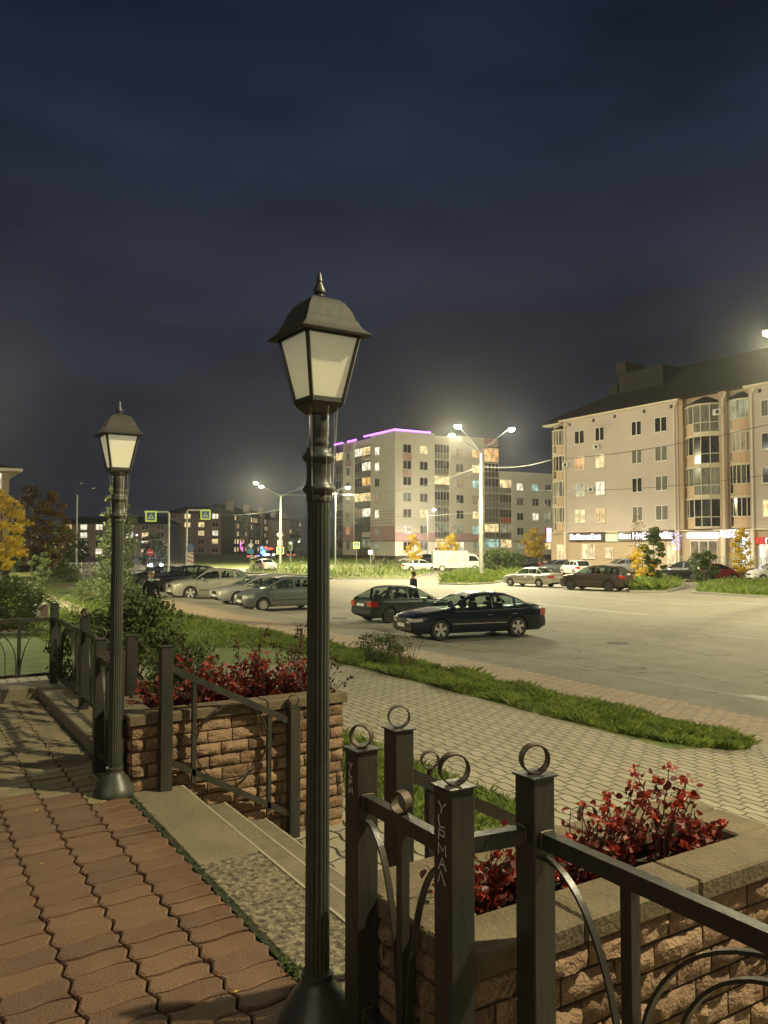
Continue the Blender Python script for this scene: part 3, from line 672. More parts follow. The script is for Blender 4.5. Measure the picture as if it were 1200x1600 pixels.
# ------------------------------------------------------------------ classical lamp posts
def spot(name, loc, power, col, parent, size=172, rad=.25, aim=(0, 0, -1), blend=.25):
    l = bpy.data.lights.new(name, 'POINT' if size > 170 else 'SPOT'); l.energy = power; l.color = col; l.shadow_soft_size = rad
    if l.type == 'SPOT': l.spot_size = R(size); l.spot_blend = blend
    o = bpy.data.objects.new(name, l); C.objects.link(o); o.location = loc; o.parent = parent
    o.rotation_euler = Vector(aim).to_track_quat('-Z', 'Y').to_euler(); return o
def lamp_post(x, y, label, glass, yaw=0):
    t = thing('lamp_post', label, 'lamp post', (x, y, T), rz=yaw)
    b = MB()
    b.lathe([(.130, 0), (.132, .012), (.128, .03), (.118, .05), (.112, .06), (.098, .085), (.080, .11), (.064, .13), (.056, .145), (.053, .155), (.056, .162), (.055, .172), (.046, .178)], 40)
    obj('base', b, M['lampiron'], t, smooth=True, ang=50)
    # fluted shaft
    b = MB(); n = 96; prof = [(.0425, .176), (.0400, .9), (.0385, 1.74), (.0385, 1.775)]
    vs = []
    for r, h in prof:
        for i in range(n):
            a = 2 * PI * i / n; k = abs(math.sin(a * 8)) ** .6; vs.append(((r - .0048 * (1 - k) if h < 1.76 else r) * math.cos(a), (r - .0048 * (1 - k) if h < 1.76 else r) * math.sin(a), h))
    b.add(vs, [(k * n + i, k * n + (i + 1) % n, (k + 1) * n + (i + 1) % n, (k + 1) * n + i) for k in range(3) for i in range(n)])
    obj('shaft', b, M['lampiron'], t, smooth=True, ang=30)
    b = MB(); Z0 = 1.77
    b.lathe([(.036, 0), (.043, .004), (.044, .016), (.042, .022), (.048, .03), (.056, .040), (.056, .050), (.049, .058), (.043, .068), (.042, .10), (.043, .135), (.050, .140), (.057, .150), (.057, .160), (.050, .168), (.044, .175), (.043, .188), (.030, .192),
             (.033, .20), (.034, .212), (.031, .22), (.034, .235), (.0345, .30), (.031, .318), (.027, .330), (.026, .345)], 36, z=Z0)
    obj('neck', b, M['lampiron'], t, smooth=True, ang=45)
    # lantern: local z from 2.095
    lz = 2.098; hb, ht, hh = .060, .104, .250
    def fr4(b, h0, s0, h1, s1, th=None):
        for a in range(4):
            pass
    def rotq(p, k):
        for _ in range(k): p = (-p[1], p[0], p[2])
        return p
    lan = MB()
    # bottom tray, corner bars, top frame
    lan.add([( -.035, -.035, lz - .02), (.035, -.035, lz - .02), (.035, .035, lz - .02), (-.035, .035, lz - .02), (-hb, -hb, lz + .008), (hb, -hb, lz + .008), (hb, hb, lz + .008), (-hb, hb, lz + .008), (-hb - .004, -hb - .004, lz + .022), (hb + .004, -hb - .004, lz + .022), (hb + .004, hb + .004, lz + .022), (-hb - .004, hb + .004, lz + .022)],
            [(3, 2, 1, 0), (0, 1, 5, 4), (1, 2, 6, 5), (2, 3, 7, 6), (3, 0, 4, 7), (4, 5, 9, 8), (5, 6, 10, 9), (6, 7, 11, 10), (7, 4, 8, 11), (8, 9, 10, 11)])
    for sx in (-1, 1):
        for s2 in (-1, 1):
            lan.tube([(sx * hb, s2 * hb, lz + .015), (sx * ht, s2 * ht, lz + hh + .01)], .0085, 4)
    for k in range(4):
        a = rotq((-ht, -ht, lz + hh), k); c = rotq((ht, -ht, lz + hh), k); lan.strip([a, c], (0, 0, 1), .02, .012)
        a = rotq((-hb, -hb, lz + .025), k); c = rotq((hb, -hb, lz + .025), k); lan.strip([a, c], (0, 0, 1), .016, .012)
    l = obj('lantern', lan, M['lampiron'], t)
    for k in range(4):
        g = MB(); i = .004
        q = [rotq(p, k) for p in ((-hb + i, -hb + i * .5, lz + .03), (hb - i, -hb + i * .5, lz + .03), (ht - i, -ht + i * .5, lz + hh - .006), (-ht + i, -ht + i * .5, lz + hh - .006))]
        q2 = [tuple(Vector(p) + Vector(rotq((0, .003, 0), k))) for p in q]
        g.add(q + q2, [(0, 1, 2, 3), (7, 6, 5, 4), (0, 4, 5, 1), (1, 5, 6, 2), (2, 6, 7, 3), (3, 7, 4, 0)])
        o = obj('glass_pane', g, glass, t); o.parent = l
    # square bell roof
    rf = MB(); prof = [(.134, hh - .004), (.136, hh + .002), (.126, hh + .010), (.115, hh + .020), (.106, hh + .032), (.100, hh + .048), (.095, hh + .052), (.090, hh + .070), (.080, hh + .094), (.066, hh + .116), (.050, hh + .131), (.030, hh + .138)]
    vs = [];
    for r, h in prof:
        for cx_, cy_ in ((-1, -1), (0, -1), (1, -1), (1, 0), (1, 1), (0, 1), (-1, 1), (-1, 0)):
            vs.append((cx_ * r, cy_ * r, lz + h))
    m_ = len(prof)
    rf.add(vs, [tuple(range(7, -1, -1)), tuple(range(8 * m_ - 8, 8 * m_))] + [(k * 8 + i, k * 8 + (i + 1) % 8, (k + 1) * 8 + (i + 1) % 8, (k + 1) * 8 + i) for k in range(m_ - 1) for i in range(8)])
    obj('roof', rf, M['lamproof'], t, smooth=True, ang=24)
    b = MB(); b.lathe([(.028, 0), (.030, .006), (.018, .012), (.015, .018), (.021, .024), (.022, .034), (.014, .050), (.010, .062), (.012, .066), (.010, .072), (.007, .09), (.002, .100)], 16, z=lz + hh + .136)
    obj('finial', b, M['lampiron'], t, smooth=True)
    spot('lantern_glow', (0, 0, lz + .11), .16, (1, .85, .55), l, size=175, rad=.03)
    # cobweb threads under the lantern
    b = MB(); rg = random.Random(int(y * 10))
    for k in range(6):
        a = -PI / 2 + rg.uniform(-1.2, 1.4); r0 = rg.uniform(.055, .075); b.tube([(r0 * math.cos(a), r0 * math.sin(a), lz + .0), (.052 * math.cos(a), .052 * math.sin(a), lz - .28 - rg.random() * .05)], .0004, 3)
    tag(obj('cobweb', b, M['scratch'], t))
    return t
lamp_post(1.26, 2.495, 'large black lantern on a fluted iron post, nearest the camera beside the fence', M['frost'], R(2))
lamp_post(1.26, 5.43, 'smaller looking lantern on an iron post at the far side of the stairs', M['frost_w'], R(0))

# ------------------------------------------------------------------ street lamps that light the avenue
YEL = (1, .90, .53); WHT = (1, .93, .72)
def street_lamp(x, y, h, heads, label, collar=True, z0=0, r=.11, group=None, lens=True):
    """heads: list of (dx, dy, dz, power or 0, colour, lens material)"""
    t = thing('street_lamp', label, 'street lamp', (x, y, z0), group=group)
    b = MB()
    if collar: b.lathe([(r * 1.25, 0), (r * 1.25, h * .62), (r * .95, h * .64), (r * .75, h * .90), (r * .45, h)], 12)
    else: b.lathe([(r, 0), (r * .55, h)], 10)
    obj('pole', b, M['pole'], t, smooth=True)
    if collar:
        b = MB(); b.lathe([(r * 1.5, 0), (r * 1.5, .12)], 12, z=h * .62 - .06); b.lathe([(r * 1.4, 0), (r * 1.4, .10)], 12, z=h * .35); obj('band', b, M['pole'], t)
    for dx, dy, dz, pw, colr, ml in heads:
        d = math.hypot(dx, dy); b = MB()
        pts = [(0, 0, h - .1)] + [(dx * k, dy * k, h + dz * ((1 - (1 - k) ** 2) if dz < 1 else (k * .8 + .2 * (1 - (1 - k) ** 2)))) for k in (.15, .35, .6, .85, 1)]
        b.tube(pts, .03, 6); obj('arm', b, M['pole_dark'], t, smooth=True)
        ux, uy = dx / d, dy / d; b = MB(); L_ = .62; a = math.atan2(uy, ux)
        px, py, pz = dx + ux * L_ * .4, dy + uy * L_ * .4, h + dz + .03
        sec = [(-.31, .05, .03), (-.2, .10, .06), (.05, .15, .09), (.25, .13, .07), (.33, .06, .03)]
        vs = []
        for s_, w_, hh_ in sec:
            for q, z_ in ((-w_, 0), (-w_ * .7, hh_), (w_ * .7, hh_), (w_, 0)): vs.append((px + ux * s_ - uy * q, py + uy * s_ + ux * q, pz + z_))
        b.add(vs, [(0, 1, 2, 3), (19, 18, 17, 16)] + [(k * 4 + i, k * 4 + (i + 1) % 4, k * 4 + 4 + (i + 1) % 4, k * 4 + 4 + i) for k in range(4) for i in range(4)])
        hd = obj('lamp_head', b, M['pole_dark'], t, smooth=True, ang=50)
        b = MB(); b.lathe([(.0, -.24), (.17, -.20), (.27, -.11), (.29, -.0)] if pw > 2600 else [(.0, -.10), (.09, -.08), (.13, -.03), (.135, .0)], 14, (px, py), z=pz + .01); g = obj('lens', b, M[ml], t, smooth=True); g.parent = hd
        if pw:
            spot('lamp_light', (px, py, pz - .44), pw * .85, colr, t, size=164, rad=.12, blend=.5)
            spot('lamp_glow', (px, py, pz - .46), min(pw * .30, 6000), colr, t, size=175, rad=.12)
    return t
def at_px(px, d): return pd(px, d)
# right pole on the island, two heads to the left, one to the right
x, y = atz(752, 905, 0)
def arm(px, d, dz0, x0, y0): q = pd(px, d); return q[0] - x0, q[1] - y0
street_lamp(x, y, 11.0, [(*arm(708, 76, 0, x, y), 2.5, 14000, YEL, 'e_lamp'), (*arm(717, 63, 0, x, y), 1.35, 24000, YEL, 'e_lamp'), (*arm(796, 69.5, 0, x, y), 2.1, 9000, WHT, 'e_lampw')],
            'tall grey street lamp on a grass island, two glowing heads left and one right', r=.16)
x, y = atz(438, 886, 0)
street_lamp(x, y, 9.6, [(*arm(400, d_ := math.hypot(x, y) + 6, 0, x, y), 2.4, 16000, YEL, 'e_lamp'), (*arm(409, d_ - 12, 0, x, y), 1.0, 16000, YEL, 'e_lamp'), (*arm(474, d_ - 5, 0, x, y), 1.4, 6000, WHT, 'e_lampw')],
            'tall pale street lamp with traffic signs on its pole, between the two lanterns', r=.15)
x, y = pd(524, 94)
street_lamp(x, y, 9.2, [(*arm(541, 93, 0, x, y), .5, 13000, YEL, 'e_lampw'), (*arm(508, 95, 0, x, y), .5, 0, WHT, 'unlit')], 'thin street lamp just right of the large lantern post, lit on its right arm', False, r=.10)
x, y = pd(514, 150)
street_lamp(x, y, 6.0, [(*arm(513, 146, 0, x, y), .1, 600, WHT, 'e_lampw')], 'short far street lamp whose light shows beside the large lantern post', False, r=.09)
x, y = pd(668, 141)
street_lamp(x, y, 8.6, [(*arm(677, 140, 0, x, y), .6, 9000, (1, .84, .70), 'e_lampw')], 'thin street lamp close to the pale seven storey block, lighting its wall', False, r=.08)
x, y = pd(120, 88)
street_lamp(x, y, 8.6, [(*arm(143, 87, 0, x, y), .55, 0, WHT, 'unlit'), (*arm(126, 82, 0, x, y), .7, 0, WHT, 'unlit')], 'unlit street lamp with two arms beside the dark trees at left', False, r=.12)
x, y = pd(884, 128)
street_lamp(x, y, 9, [(*arm(872, 127, 0, x, y), .5, 14000, YEL, 'e_lamp')], 'added street lamp hidden behind the beige block to light the pale wing', False, r=.1)  # added lamp, hidden from view, brightens the five storey wing
x, y = pd(212, 150)
street_lamp(x, y, 4.6, [(*arm(214, 147, 0, x, y), .2, 500, (1, .85, .8), 'e_lampw')], 'small far street lamp glowing pinkish behind the young larch', False, r=.08)
x, y = pd(466, 210)
street_lamp(x, y, 3.7, [(*arm(467, 206, 0, x, y), .2, 400, (.9, .9, 1), 'e_lampw')], 'tiny far street lamp at the end of the avenue', False, r=.1)
# mast at the right edge of the picture
x, y = pd(1216, 40)
street_lamp(x, y, 11.6, [(*arm(1209, 38, 0, x, y), 1.5, 9000, YEL, 'e_lamp'), (*arm(1225, 41, 0, x, y), 1.4, 5500, YEL, 'e_lamp')], 'tall bright street lamp at the right edge in front of the beige block', r=.16)
x, y = pd(-260, 30)
street_lamp(x, y, 8.6, [(3, 0, .8, 13000, YEL, 'e_lamp')], 'added street lamp lighting the lawn, unseen, out of the picture to the left', False, r=.11)  # added unseen lamp that lightens the left lawn and trees
x, y = pd(-190, 70)
street_lamp(x, y, 8.6, [(3, 0, .8, 12000, YEL, 'e_lamp')], 'added street lamp farther back, unseen, out of the picture to the left', False, r=.11)  # second unseen lamp added for more light at left
street_lamp(8.2, -.6, 8.3, [(-.9, .2, .6, 5000, (1, .86, .56), 'e_lamp')], 'assumed street lamp over the plaza, unseen, out of the picture to the right', False, r=.11, z0=.6)  # assumed unseen lamp, placed to light the terrace and cast its fence shadows
street_lamp(38.9, 10, 11.2, [(-2.2, .5, 1.2, 9000, YEL, 'e_lamp')], 'added street lamp on the far kerb, unseen, out of the picture to the right', True, r=.15)  # added unseen lamp giving extra light from the right

# ------------------------------------------------------------------ windows
def win_proto(w, h, style, div=(.5,), low=None, fmat='winframe', depth=.07, tr=None):
    """local frame: x across, z up, outer face towards -y, centred on the origin"""
    b = MB(); t = .075
    b.box((-w / 2, -depth, -h / 2), (-w / 2 + t, .03, h / 2)); b.box((w / 2 - t, -depth, -h / 2), (w / 2, .03, h / 2))
    b.box((-w / 2 + t, -depth, h / 2 - t), (w / 2 - t, .03, h / 2)); b.box((-w / 2 + t, -depth, -h / 2), (w / 2 - t, .03, -h / 2 + t))
    b.box((-w / 2 - .05, -depth - .09, -h / 2 - .05), (w / 2 + .05, .03, -h / 2 - .003))
    for d in div: x = -w / 2 + w * d; b.box((x - .05, -depth + .004, -h / 2 + t), (x + .05, .03, h / 2 - t))
    if tr: z = -h / 2 + h * tr; b.box((-w / 2 + t, -depth + .008, z - .04), (w / 2 - t, .02, z + .04))
    return b, (w, h)
WCACHE = {}
def window(root, pos, face, w, h, style, div=(.5,), tr=None, name='window', label=None):
    k = (w, h, div, tr)
    if k not in WCACHE:
        b, _ = win_proto(w, h, style, div, tr=tr)
        fo = obj('window', b, M['winframe']); g = MB(); g.quad((-w / 2 + .05, -.03, -h / 2 + .05), (w / 2 - .05, -.03, -h / 2 + .05), (w / 2 - .05, -.03, h / 2 - .05), (-w / 2 + .05, -.03, h / 2 - .05)); 
        WCACHE[k] = (fo.data, g); C.objects.unlink(fo); bpy.data.objects.remove(fo)
    fm, g = WCACHE[k]
    o = bpy.data.objects.new(name, fm); C.objects.link(o); o.parent = root
    off = WOFF.get(root.name, (0, 0, 0)); o.location = (pos[0] - off[0], pos[1] - off[1], pos[2] - off[2])
    o.rotation_euler = (0, 0, {'-y': 0, '-x': -PI / 2}[face] if isinstance(face, str) else face)
    kk = k + (style,)
    if kk not in WCACHE:
        p = obj('pane', g, M[style], o); WCACHE[kk] = p.data
    else:
        p = bpy.data.objects.new('pane', WCACHE[kk]); C.objects.link(p); p.parent = o
    if label: o['label'] = label
    return o

def wallmat(name, c, c2, line=0, **k):
    m = mat(name, c, .85, col2=c2, nscale=.25, namt=.6, detail=10, **k)
    if line:
        n = m.node_tree.nodes; L = m.node_tree.links; b = n['Principled BSDF']; co = n.new('ShaderNodeTexCoord'); sp = n.new('ShaderNodeSeparateXYZ'); L.new(co.outputs['Object'], sp.inputs[0])
        mm = n.new('ShaderNodeMath'); mm.operation = 'PINGPONG'; mm.inputs[1].default_value = line / 2; L.new(sp.outputs[2], mm.inputs[0])
        mr = n.new('ShaderNodeMapRange'); mr.inputs['From Max'].default_value = line * .12; L.new(mm.outputs[0], mr.inputs[0])
        bp = n.new('ShaderNodeBump'); bp.inputs['Distance'].default_value = .02; bp.inputs['Strength'].default_value = 1; L.new(mr.outputs[0], bp.inputs['Height']); L.new(bp.outputs[0], b.inputs['Normal'])
    return m
M['siding'] = wallmat('beige_siding', (.42, .35, .315), (.50, .42, .38), .30)
M['orange'] = wallmat('orange_panel', (.45, .31, .20), (.53, .38, .26))
M['brownwall'] = wallmat('brown_render', (.33, .24, .17), (.40, .30, .22))
M['rooftile'] = mat('dark_roof', (.014, .010, .008), .85, col2=(.026, .019, .014), nscale=1, bump=.4, bscale=8)
M['rooftile2'] = mat('dark_stack', (.014, .011, .010), .9, col2=(.026, .02, .017), nscale=2)
M['trimc'] = mat('cream_trim', (.55, .48, .36), .6, col2=(.62, .56, .44), nscale=3)
M['mid_wall'] = wallmat('pale_render', (.60, .57, .45), (.70, .67, .54), 0)
M['mid_pink'] = wallmat('pink_render', (.48, .30, .28), (.54, .36, .33))
M['mid_grey'] = wallmat('grey_panel', (.14, .13, .10), (.20, .19, .15))
M['plinth'] = mat('plinth', (.07, .045, .035), .85, col2=(.10, .07, .05), nscale=3)
M['far_wall'] = wallmat('far_wall', (.20, .14, .10), (.28, .20, .15))
M['far_wall2'] = wallmat('far_wall_grey', (.26, .20, .155), (.36, .29, .22))
M['glassrail'] = mat('balcony_glass', (.07, .075, .06), .3, col2=(.16, .17, .13), nscale=1.4, stretch=(3, 3, .5))
M['redpanel'] = mat('red_balcony', (.40, .05, .03), .6, col2=(.5, .09, .05), nscale=3)

# ---- right-hand beige block, facade on x = 64.6
FX = 64.6
rb = thing('apartment_block', 'beige five storey apartment block with dark hipped roof and glowing shops at street level', 'apartment block', (FX, 50, 0), world=True)
b = MB(); b.box((FX + .9, 24, 0), (FX + 15, 69, 17.0)); obj('core', b, M['siding'], rb)
b = MB(); b.box((FX, 51.0, 4.45), (FX + .9, 66.5, 16.95)); b.box((FX, 24, 4.45), (FX + .9, 43.35, 16.95)); obj('wall', b, M['siding'], rb)
b = MB(); b.box((FX + .1, 51.0, 0), (FX + .9, 66.5, 4.3)); b.box((FX + .1, 24, 0), (FX + .9, 43.35, 4.3)); b.box((FX + .35, 43.35, 0), (FX + .9, 51.0, 4.3)); b.box((FX + .35, 66.5, 0), (FX + .9, 69, 4.3)); obj('shop_wall', b, wallmat('shop_wall', (.36, .27, .18), (.45, .34, .24)), rb)
b = MB(); b.box((FX - .12, 24, 4.3), (FX + .88, 43.4, 4.45)); b.box((FX - .12, 50.9, 4.3), (FX + .88, 66.55, 4.45)); b.box((FX + .1, 43.4, 4.3), (FX + .88, 50.9, 4.42)); b.box((FX + .1, 66.55, 4.3), (FX + .88, 69, 4.42))
b.box((FX - .42, 50.6, 16.95), (FX + .7, 66.9, 17.12)); b.box((FX - .42, 24, 16.95), (FX + .7, 43.7, 17.12)); b.box((FX + .1, 43.7, 17.3), (FX + .9, 50.6, 17.45)); b.box((FX - .2, 66.9, 16.75), (FX + .9, 69.7, 16.92))
parts(b, 'cornice', M['trimc'], rb)
b = MB(); b.box((FX + .12, 43.36, 4.45), (FX + .9, 43.5, 17.2)); b.box((FX + .12, 45.75, 4.45), (FX + .9, 46.55, 17.3)); b.box((FX + .12, 50.5, 4.45), (FX + .9, 51.0, 17.2)); b.box((FX + .7, 43.5, 16.2), (FX + .9, 50.5, 17.3)); obj('recess_wall', b, M['brownwall'], rb)
# hip roof with dormer-like gable and chimneys
def hip(b, x0, y0, x1, y1, z0, zr, ins):
    xm = (x0 + x1) / 2
    b.add([(x0, y0, z0), (x1, y0, z0), (x1, y1, z0), (x0, y1, z0), (xm, y0 + ins, zr), (xm, y1 - ins, zr)], [(3, 2, 1, 0), (0, 1, 4), (1, 2, 5, 4), (2, 3, 5), (3, 0, 4, 5)])
b = MB(); hip(b, FX - .5, 20, FX + 15.6, 69.8, 17.125, 22.2, 13)
b.prism([(-.7, 17.46), (1.2, 17.46), (4.5, 18.9), (4.5, 19.1)], 43.7, 50.6, axis='y') if False else None
obj('roof', b, M['rooftile'], rb)
b = MB(); b.box((FX + 3.7, 55.6, 17.8), (FX + 6.2, 61.6, 21.9)); b.box((FX + 3.5, 60.4, 21.9), (FX + 6.4, 61.8, 23.1)); b.box((FX + 3.7, 61.9, 18.0), (FX + 5, 63.1, 20.9)); obj('chimney_stack', b, M['rooftile2'], rb)
# downpipes
for yy in (66.2, 51.3, 45.95, 43.05):
    b = MB(); b.tube([(FX - .3, yy - .5, 16.85), (FX - .12, yy, 16.3), (FX - .12, yy, .3)], .085, 8); obj('downpipe', b, M['trimc'], rb)
ZR = [14.92, 12.02, 9.09, 6.16]
ST = [['w_dark', 'w_dark', 'w_dark', 'w_dark'], ['w_orange', 'w_warm', 'w_curt', 'w_curt'], ['w_pale', 'w_white', 'w_dark', 'w_curt'], ['w_warm', 'w_orange', 'w_curt', 'w_curt']]
for r_, z in enumerate(ZR):
    for c_, yy in enumerate((64.0, 61.0, 56.0, 52.95)):
        window(rb, (FX, yy, z), '-x', 1.55 if c_ in (0, 3) else 1.35, 1.5, ST[r_][c_])
    for c_, yy in enumerate((41.5, 38.4, 34.8, 31.2)):
        window(rb, (FX, yy, z), '-x', 1.45, 1.5, ['w_curt', 'w_dark', 'w_dark', 'w_warm'][(r_ + c_) % 4])
for yy in (65.5, 61.9, 58.9, 55.0, 51.7, 42.3, 39.9):
    b = MB(); b.box((FX - .01, yy - .16, 16.35), (FX + .05, yy + .16, 16.7)); obj('vent', b, M['black'], rb)
# bow bay and flat bays, one glazed module per storey
def bay(root, y0, y1, z0, z1, bow, solid, style):
    """glazed loggia: frame part with orange parapet and panes"""
    ym = (y0 + y1) / 2; n = 5
    ys = fr(y1, y0, n); pts = []
    for i, yy in enumerate(ys):
        k = (yy - ym) / ((y1 - y0) / 2); pts.append((FX + .55 - bow * max(0, 1 - abs(k) ** 2.2), yy))
    lo = MB(); par = MB(); gl = MB()
    for i in range(n):
        a, c = pts[i], pts[i + 1]; sol = i in solid
        zb = z0 + (1.05 if sol else .18)
        dx, dy = (c[0] - a[0]), (c[1] - a[1]); l = math.hypot(dx, dy); ang = math.atan2(dy, dx)
        def seg(m_, t0, t1, za, zc, th, o=0):
            m_.box((a[0] + t0, a[1] - th - o, za), (a[0] + t1, a[1] + .0 - o, zc), ang=ang, c=(a[0], a[1]))
        seg(par if sol else lo, .0, l, z0, zb - .05, .04, -.0)
        seg(lo, 0, .07, zb - .05, z1 - .12, .09); 
        if i == n - 1: seg(lo, l - .07, l, zb - .05, z1 - .12, .09)
        seg(lo, .0, l, zb - .05, zb + .03, .10); seg(lo, .0, l, z1 - .2, z1 - .12, .10)
        if not sol: seg(lo, .07, l - .02, z0 + 1.05, z0 + 1.12, .085)
        seg(lo, 0, l, z1 - .12, z1, .14)
        seg(gl, .03, l - .0, zb, z1 - .15, .02, .02)
    fo = obj('bay', lo, M['trimc'], root)
    p = obj('parapet', par, M['orange'], root); p.parent = fo
    g = obj('pane', gl, M[style], root); g.parent = fo
for k, (z0, stl, st2, st3) in enumerate(zip((4.5, 7.45, 10.4, 13.35), ('w_dark', 'w_curt', 'w_dark', 'w_curt'), ('w_dark', 'w_dark', 'w_warm', 'w_cool'), ('w_curt', 'w_curt', 'w_dark', 'w_curt'))):
    bay(rb, 46.6, 50.4, z0, z0 + 2.92, 1.0, (0, 1), stl)
    bay(rb, 43.55, 45.7, z0, z0 + 2.92, .35, (1, 2, 3, 4), 'w_pale' if st2 == 'w_cool' else ('w_dim' if st2 == 'w_warm' else st2))
    bay(rb, 66.65, 68.8, z0, z0 + 2.92, .35, (2, 3, 4), st3)
b = MB()
for (ya, yb, z, hgt, bo) in ((46.4, 50.6, 16.2, 1.0, 1.15), (43.4, 45.8, 16.2, .9, .5), (66.5, 69, 16.2, .55, .5)):
    m_ = [(FX + .9, ya, z), (FX + .1, ya, z), (FX + .5 - bo, (ya * 2 + yb) / 3, z), (FX + .5 - bo, (ya + 2 * yb) / 3, z), (FX + .1, yb, z), (FX + .9, yb, z)]
    b.add(m_ + [(FX + .9, (ya + yb) / 2, z + hgt)], [(i, (i + 1) % 6, 6) for i in range(6)] + [(5, 4, 3, 2, 1, 0)])
parts(b, 'bay_roof', M['rooftile'], rb, 7)
# air conditioners
for yy, z in ((61.3, 13.55), (66.0, 12.0), (62.2, 9.0), (46.4, 15.2)):
    b = MB(); b.box((FX - .38, yy - .42, z - .28), (FX - .03, yy + .42, z + .28), bev=.03); a = obj('air_conditioner', b, M['white'], rb)
    b = MB(); b.lathe([(.2, -.012), (.2, 0)], 16, (FX - .381, yy - .1), axis='x', cz=z); g = obj('fan', b, M['black'], rb); g.parent = a
# shop fronts
def letters(y0, y1, z, h, seed, m, name='shop_sign', x=FX - .16):
    rg = random.Random(seed); b = MB(); yy = y1
    while yy > y0 + .15:
        w = rg.uniform(.28, .52); k = rg.randrange(4); hh = h * (1 if rg.random() < .3 else .78); t = .09
        ya, yb = yy - w, yy; xa, xb = x - .08, x
        zz = z - h / 2
        b.box((xa, yb - t, zz), (xb, yb, zz + hh))
        if k in (0, 1, 3): b.box((xa, ya, zz), (xb, ya + t, zz + hh))
        if k in (1, 2): b.box((xa, ya + (t if k == 1 else 0), zz + hh - t), (xb, yb - t, zz + hh))
        if k in (0, 2): b.box((xa, ya + (t if k == 0 else 0), zz + hh * .45), (xb, yb - t, zz + hh * .45 + t))
        if k in (3, 2): b.box((xa, ya + (t if k == 3 else 0), zz), (xb, yb - t, zz + t))
        yy -= w + .17
    return obj(name, b, m, rb)
for (ya, yb, s_, z, h) in ((60.6, 65.4, 1, 3.88, .62), (56.9, 58.3, 9, 3.9, .55), (53.6, 56.5, 2, 3.92, .72), (51.6, 53.1, 4, 3.95, .72)):
    bb = MB(); bb.box((FX - .15, ya - .25, z - .5), (FX + .09, yb + .25, z + .5)); obj('sign_board', bb, M['plinth'] if s_ != 9 else M['mid_grey'], rb); letters(ya, yb, z, h, s_, M['e_white'])
b = MB(); b.box((FX - .1, 58.35, 3.35), (FX + .09, 60.3, 4.15)); obj('shop_sign', b, M['e_green'], rb)
b = MB(); b.box((FX + .05, 46.8, 3.6), (FX + .3, 50.2, 4.12), bev=.05); obj('shop_sign', b, M['e_white'], rb)
for (ya, yb, z0, z1, st_) in ((61.9, 63.9, 1.5, 3.1, 'w_shop'), (59.4, 60.5, 1.6, 2.7, 'w_shop'), (55.0, 56.4, 1.2, 3.2, 'w_white'), (53.6, 54.8, 1.2, 3.2, 'w_shop'), (51.4, 52.5, 1.2, 3.3, 'w_shop')):
    window(rb, (FX + .1, (ya + yb) / 2, (z0 + z1) / 2), '-x', yb - ya, z1 - z0, st_, name='shop_window')
window(rb, (FX + .35, 48.5, 2.3), '-x', 3.0, 2.2, 'w_dim', (.33, .66), name='shop_window'); window(rb, (FX + .35, 67.3, 1.75), '-x', 1.6, 2.6, 'w_warm', (.4,), name='shop_door')
window(rb, (FX + .35, 44.6, 2.4), '-x', 1.5, 2.2, 'w_pale', (.5,), name='shop_door')
window(rb, (FX + .1, 41.2, 2.2), '-x', 3.0, 2.4, 'w_white', (.6,), name='shop_window')
for yy in (66.35, 51.2, 43.2, 46.2):
    b = MB(); b.box((FX - .05, yy - .22, 0), (FX + .09, yy + .22, 4.3)); obj('pilaster', b, M['trimc'], rb)
b = MB(); b.box((FX - .08, 38.5, 3.05), (FX + .09, 43.0, 3.65)); sgn = obj('shop_sign', b, mat('red_sign', (.38, .02, .02), .5, emis=(.6, .03, .02), estr=.35), rb)
# white light strings round the entrance, blue lit plant pots as seen beside the shop
def fairy(ya, yb, z0, z1, m, seed, n=120):
    rg = random.Random(seed); b = MB()
    for _ in range(n):
        yy, z = rg.uniform(ya, yb), rg.uniform(z0, z1); b.box((FX - .25, yy, z), (FX - .19, yy + .06, z + .06))
    return obj('light_string', b, m, rb)
fairy(43.4, 44.1, .8, 4.1, M['e_white'], 1, 130); fairy(44.0, 46.3, 3.6, 4.3, M['e_white'], 2, 120); fairy(50.5, 51.6, 2.5, 4.1, emit('violet_bulb', (.35, .3, 1), 1.6), 3, 60)
# sign text at the right edge
tx = bpy.data.curves.new('sign_text', 'FONT'); tx.body = 'ПР'; tx.size = .62; tx.extrude = .01
_o = bpy.data.objects.new('tmp', tx); C.objects.link(_o); bpy.context.view_layer.update(); _m = bpy.data.meshes.new_from_object(_o); bpy.data.objects.remove(_o)
to = bpy.data.objects.new('sign_text', _m); C.objects.link(to); to.parent = sgn; _m.materials.clear(); to.data.materials.append(M['e_white']); to.location = (FX - .1 - FX, 41.9 - 50 + .1, 3.12); to.rotation_euler = (PI / 2, 0, -PI / 2)
# raised shop terrace with railing
t = thing('shop_terrace', 'dark red raised shop terrace with a thin railing at the foot of the beige block', 'terrace', (FX - 2, 40, 0), world=True)
b = MB(); b.box((FX - 2.2, 24, 0), (FX + .08, 49.5, .95)); obj('base', b, M['plinth'], t)
b = MB()
for k in range(52):
    yy = 24.1 + k * .5; b.box((FX - 2.1, yy, .96), (FX - 2.06, yy + .04, 1.85))
b.box((FX - 2.12, 24, 1.85), (FX - 2.04, 49.5, 1.9)); b.box((FX - 2.11, 24, 1.4), (FX - 2.05, 49.5, 1.43)); obj('railing', b, M['pole'], t)

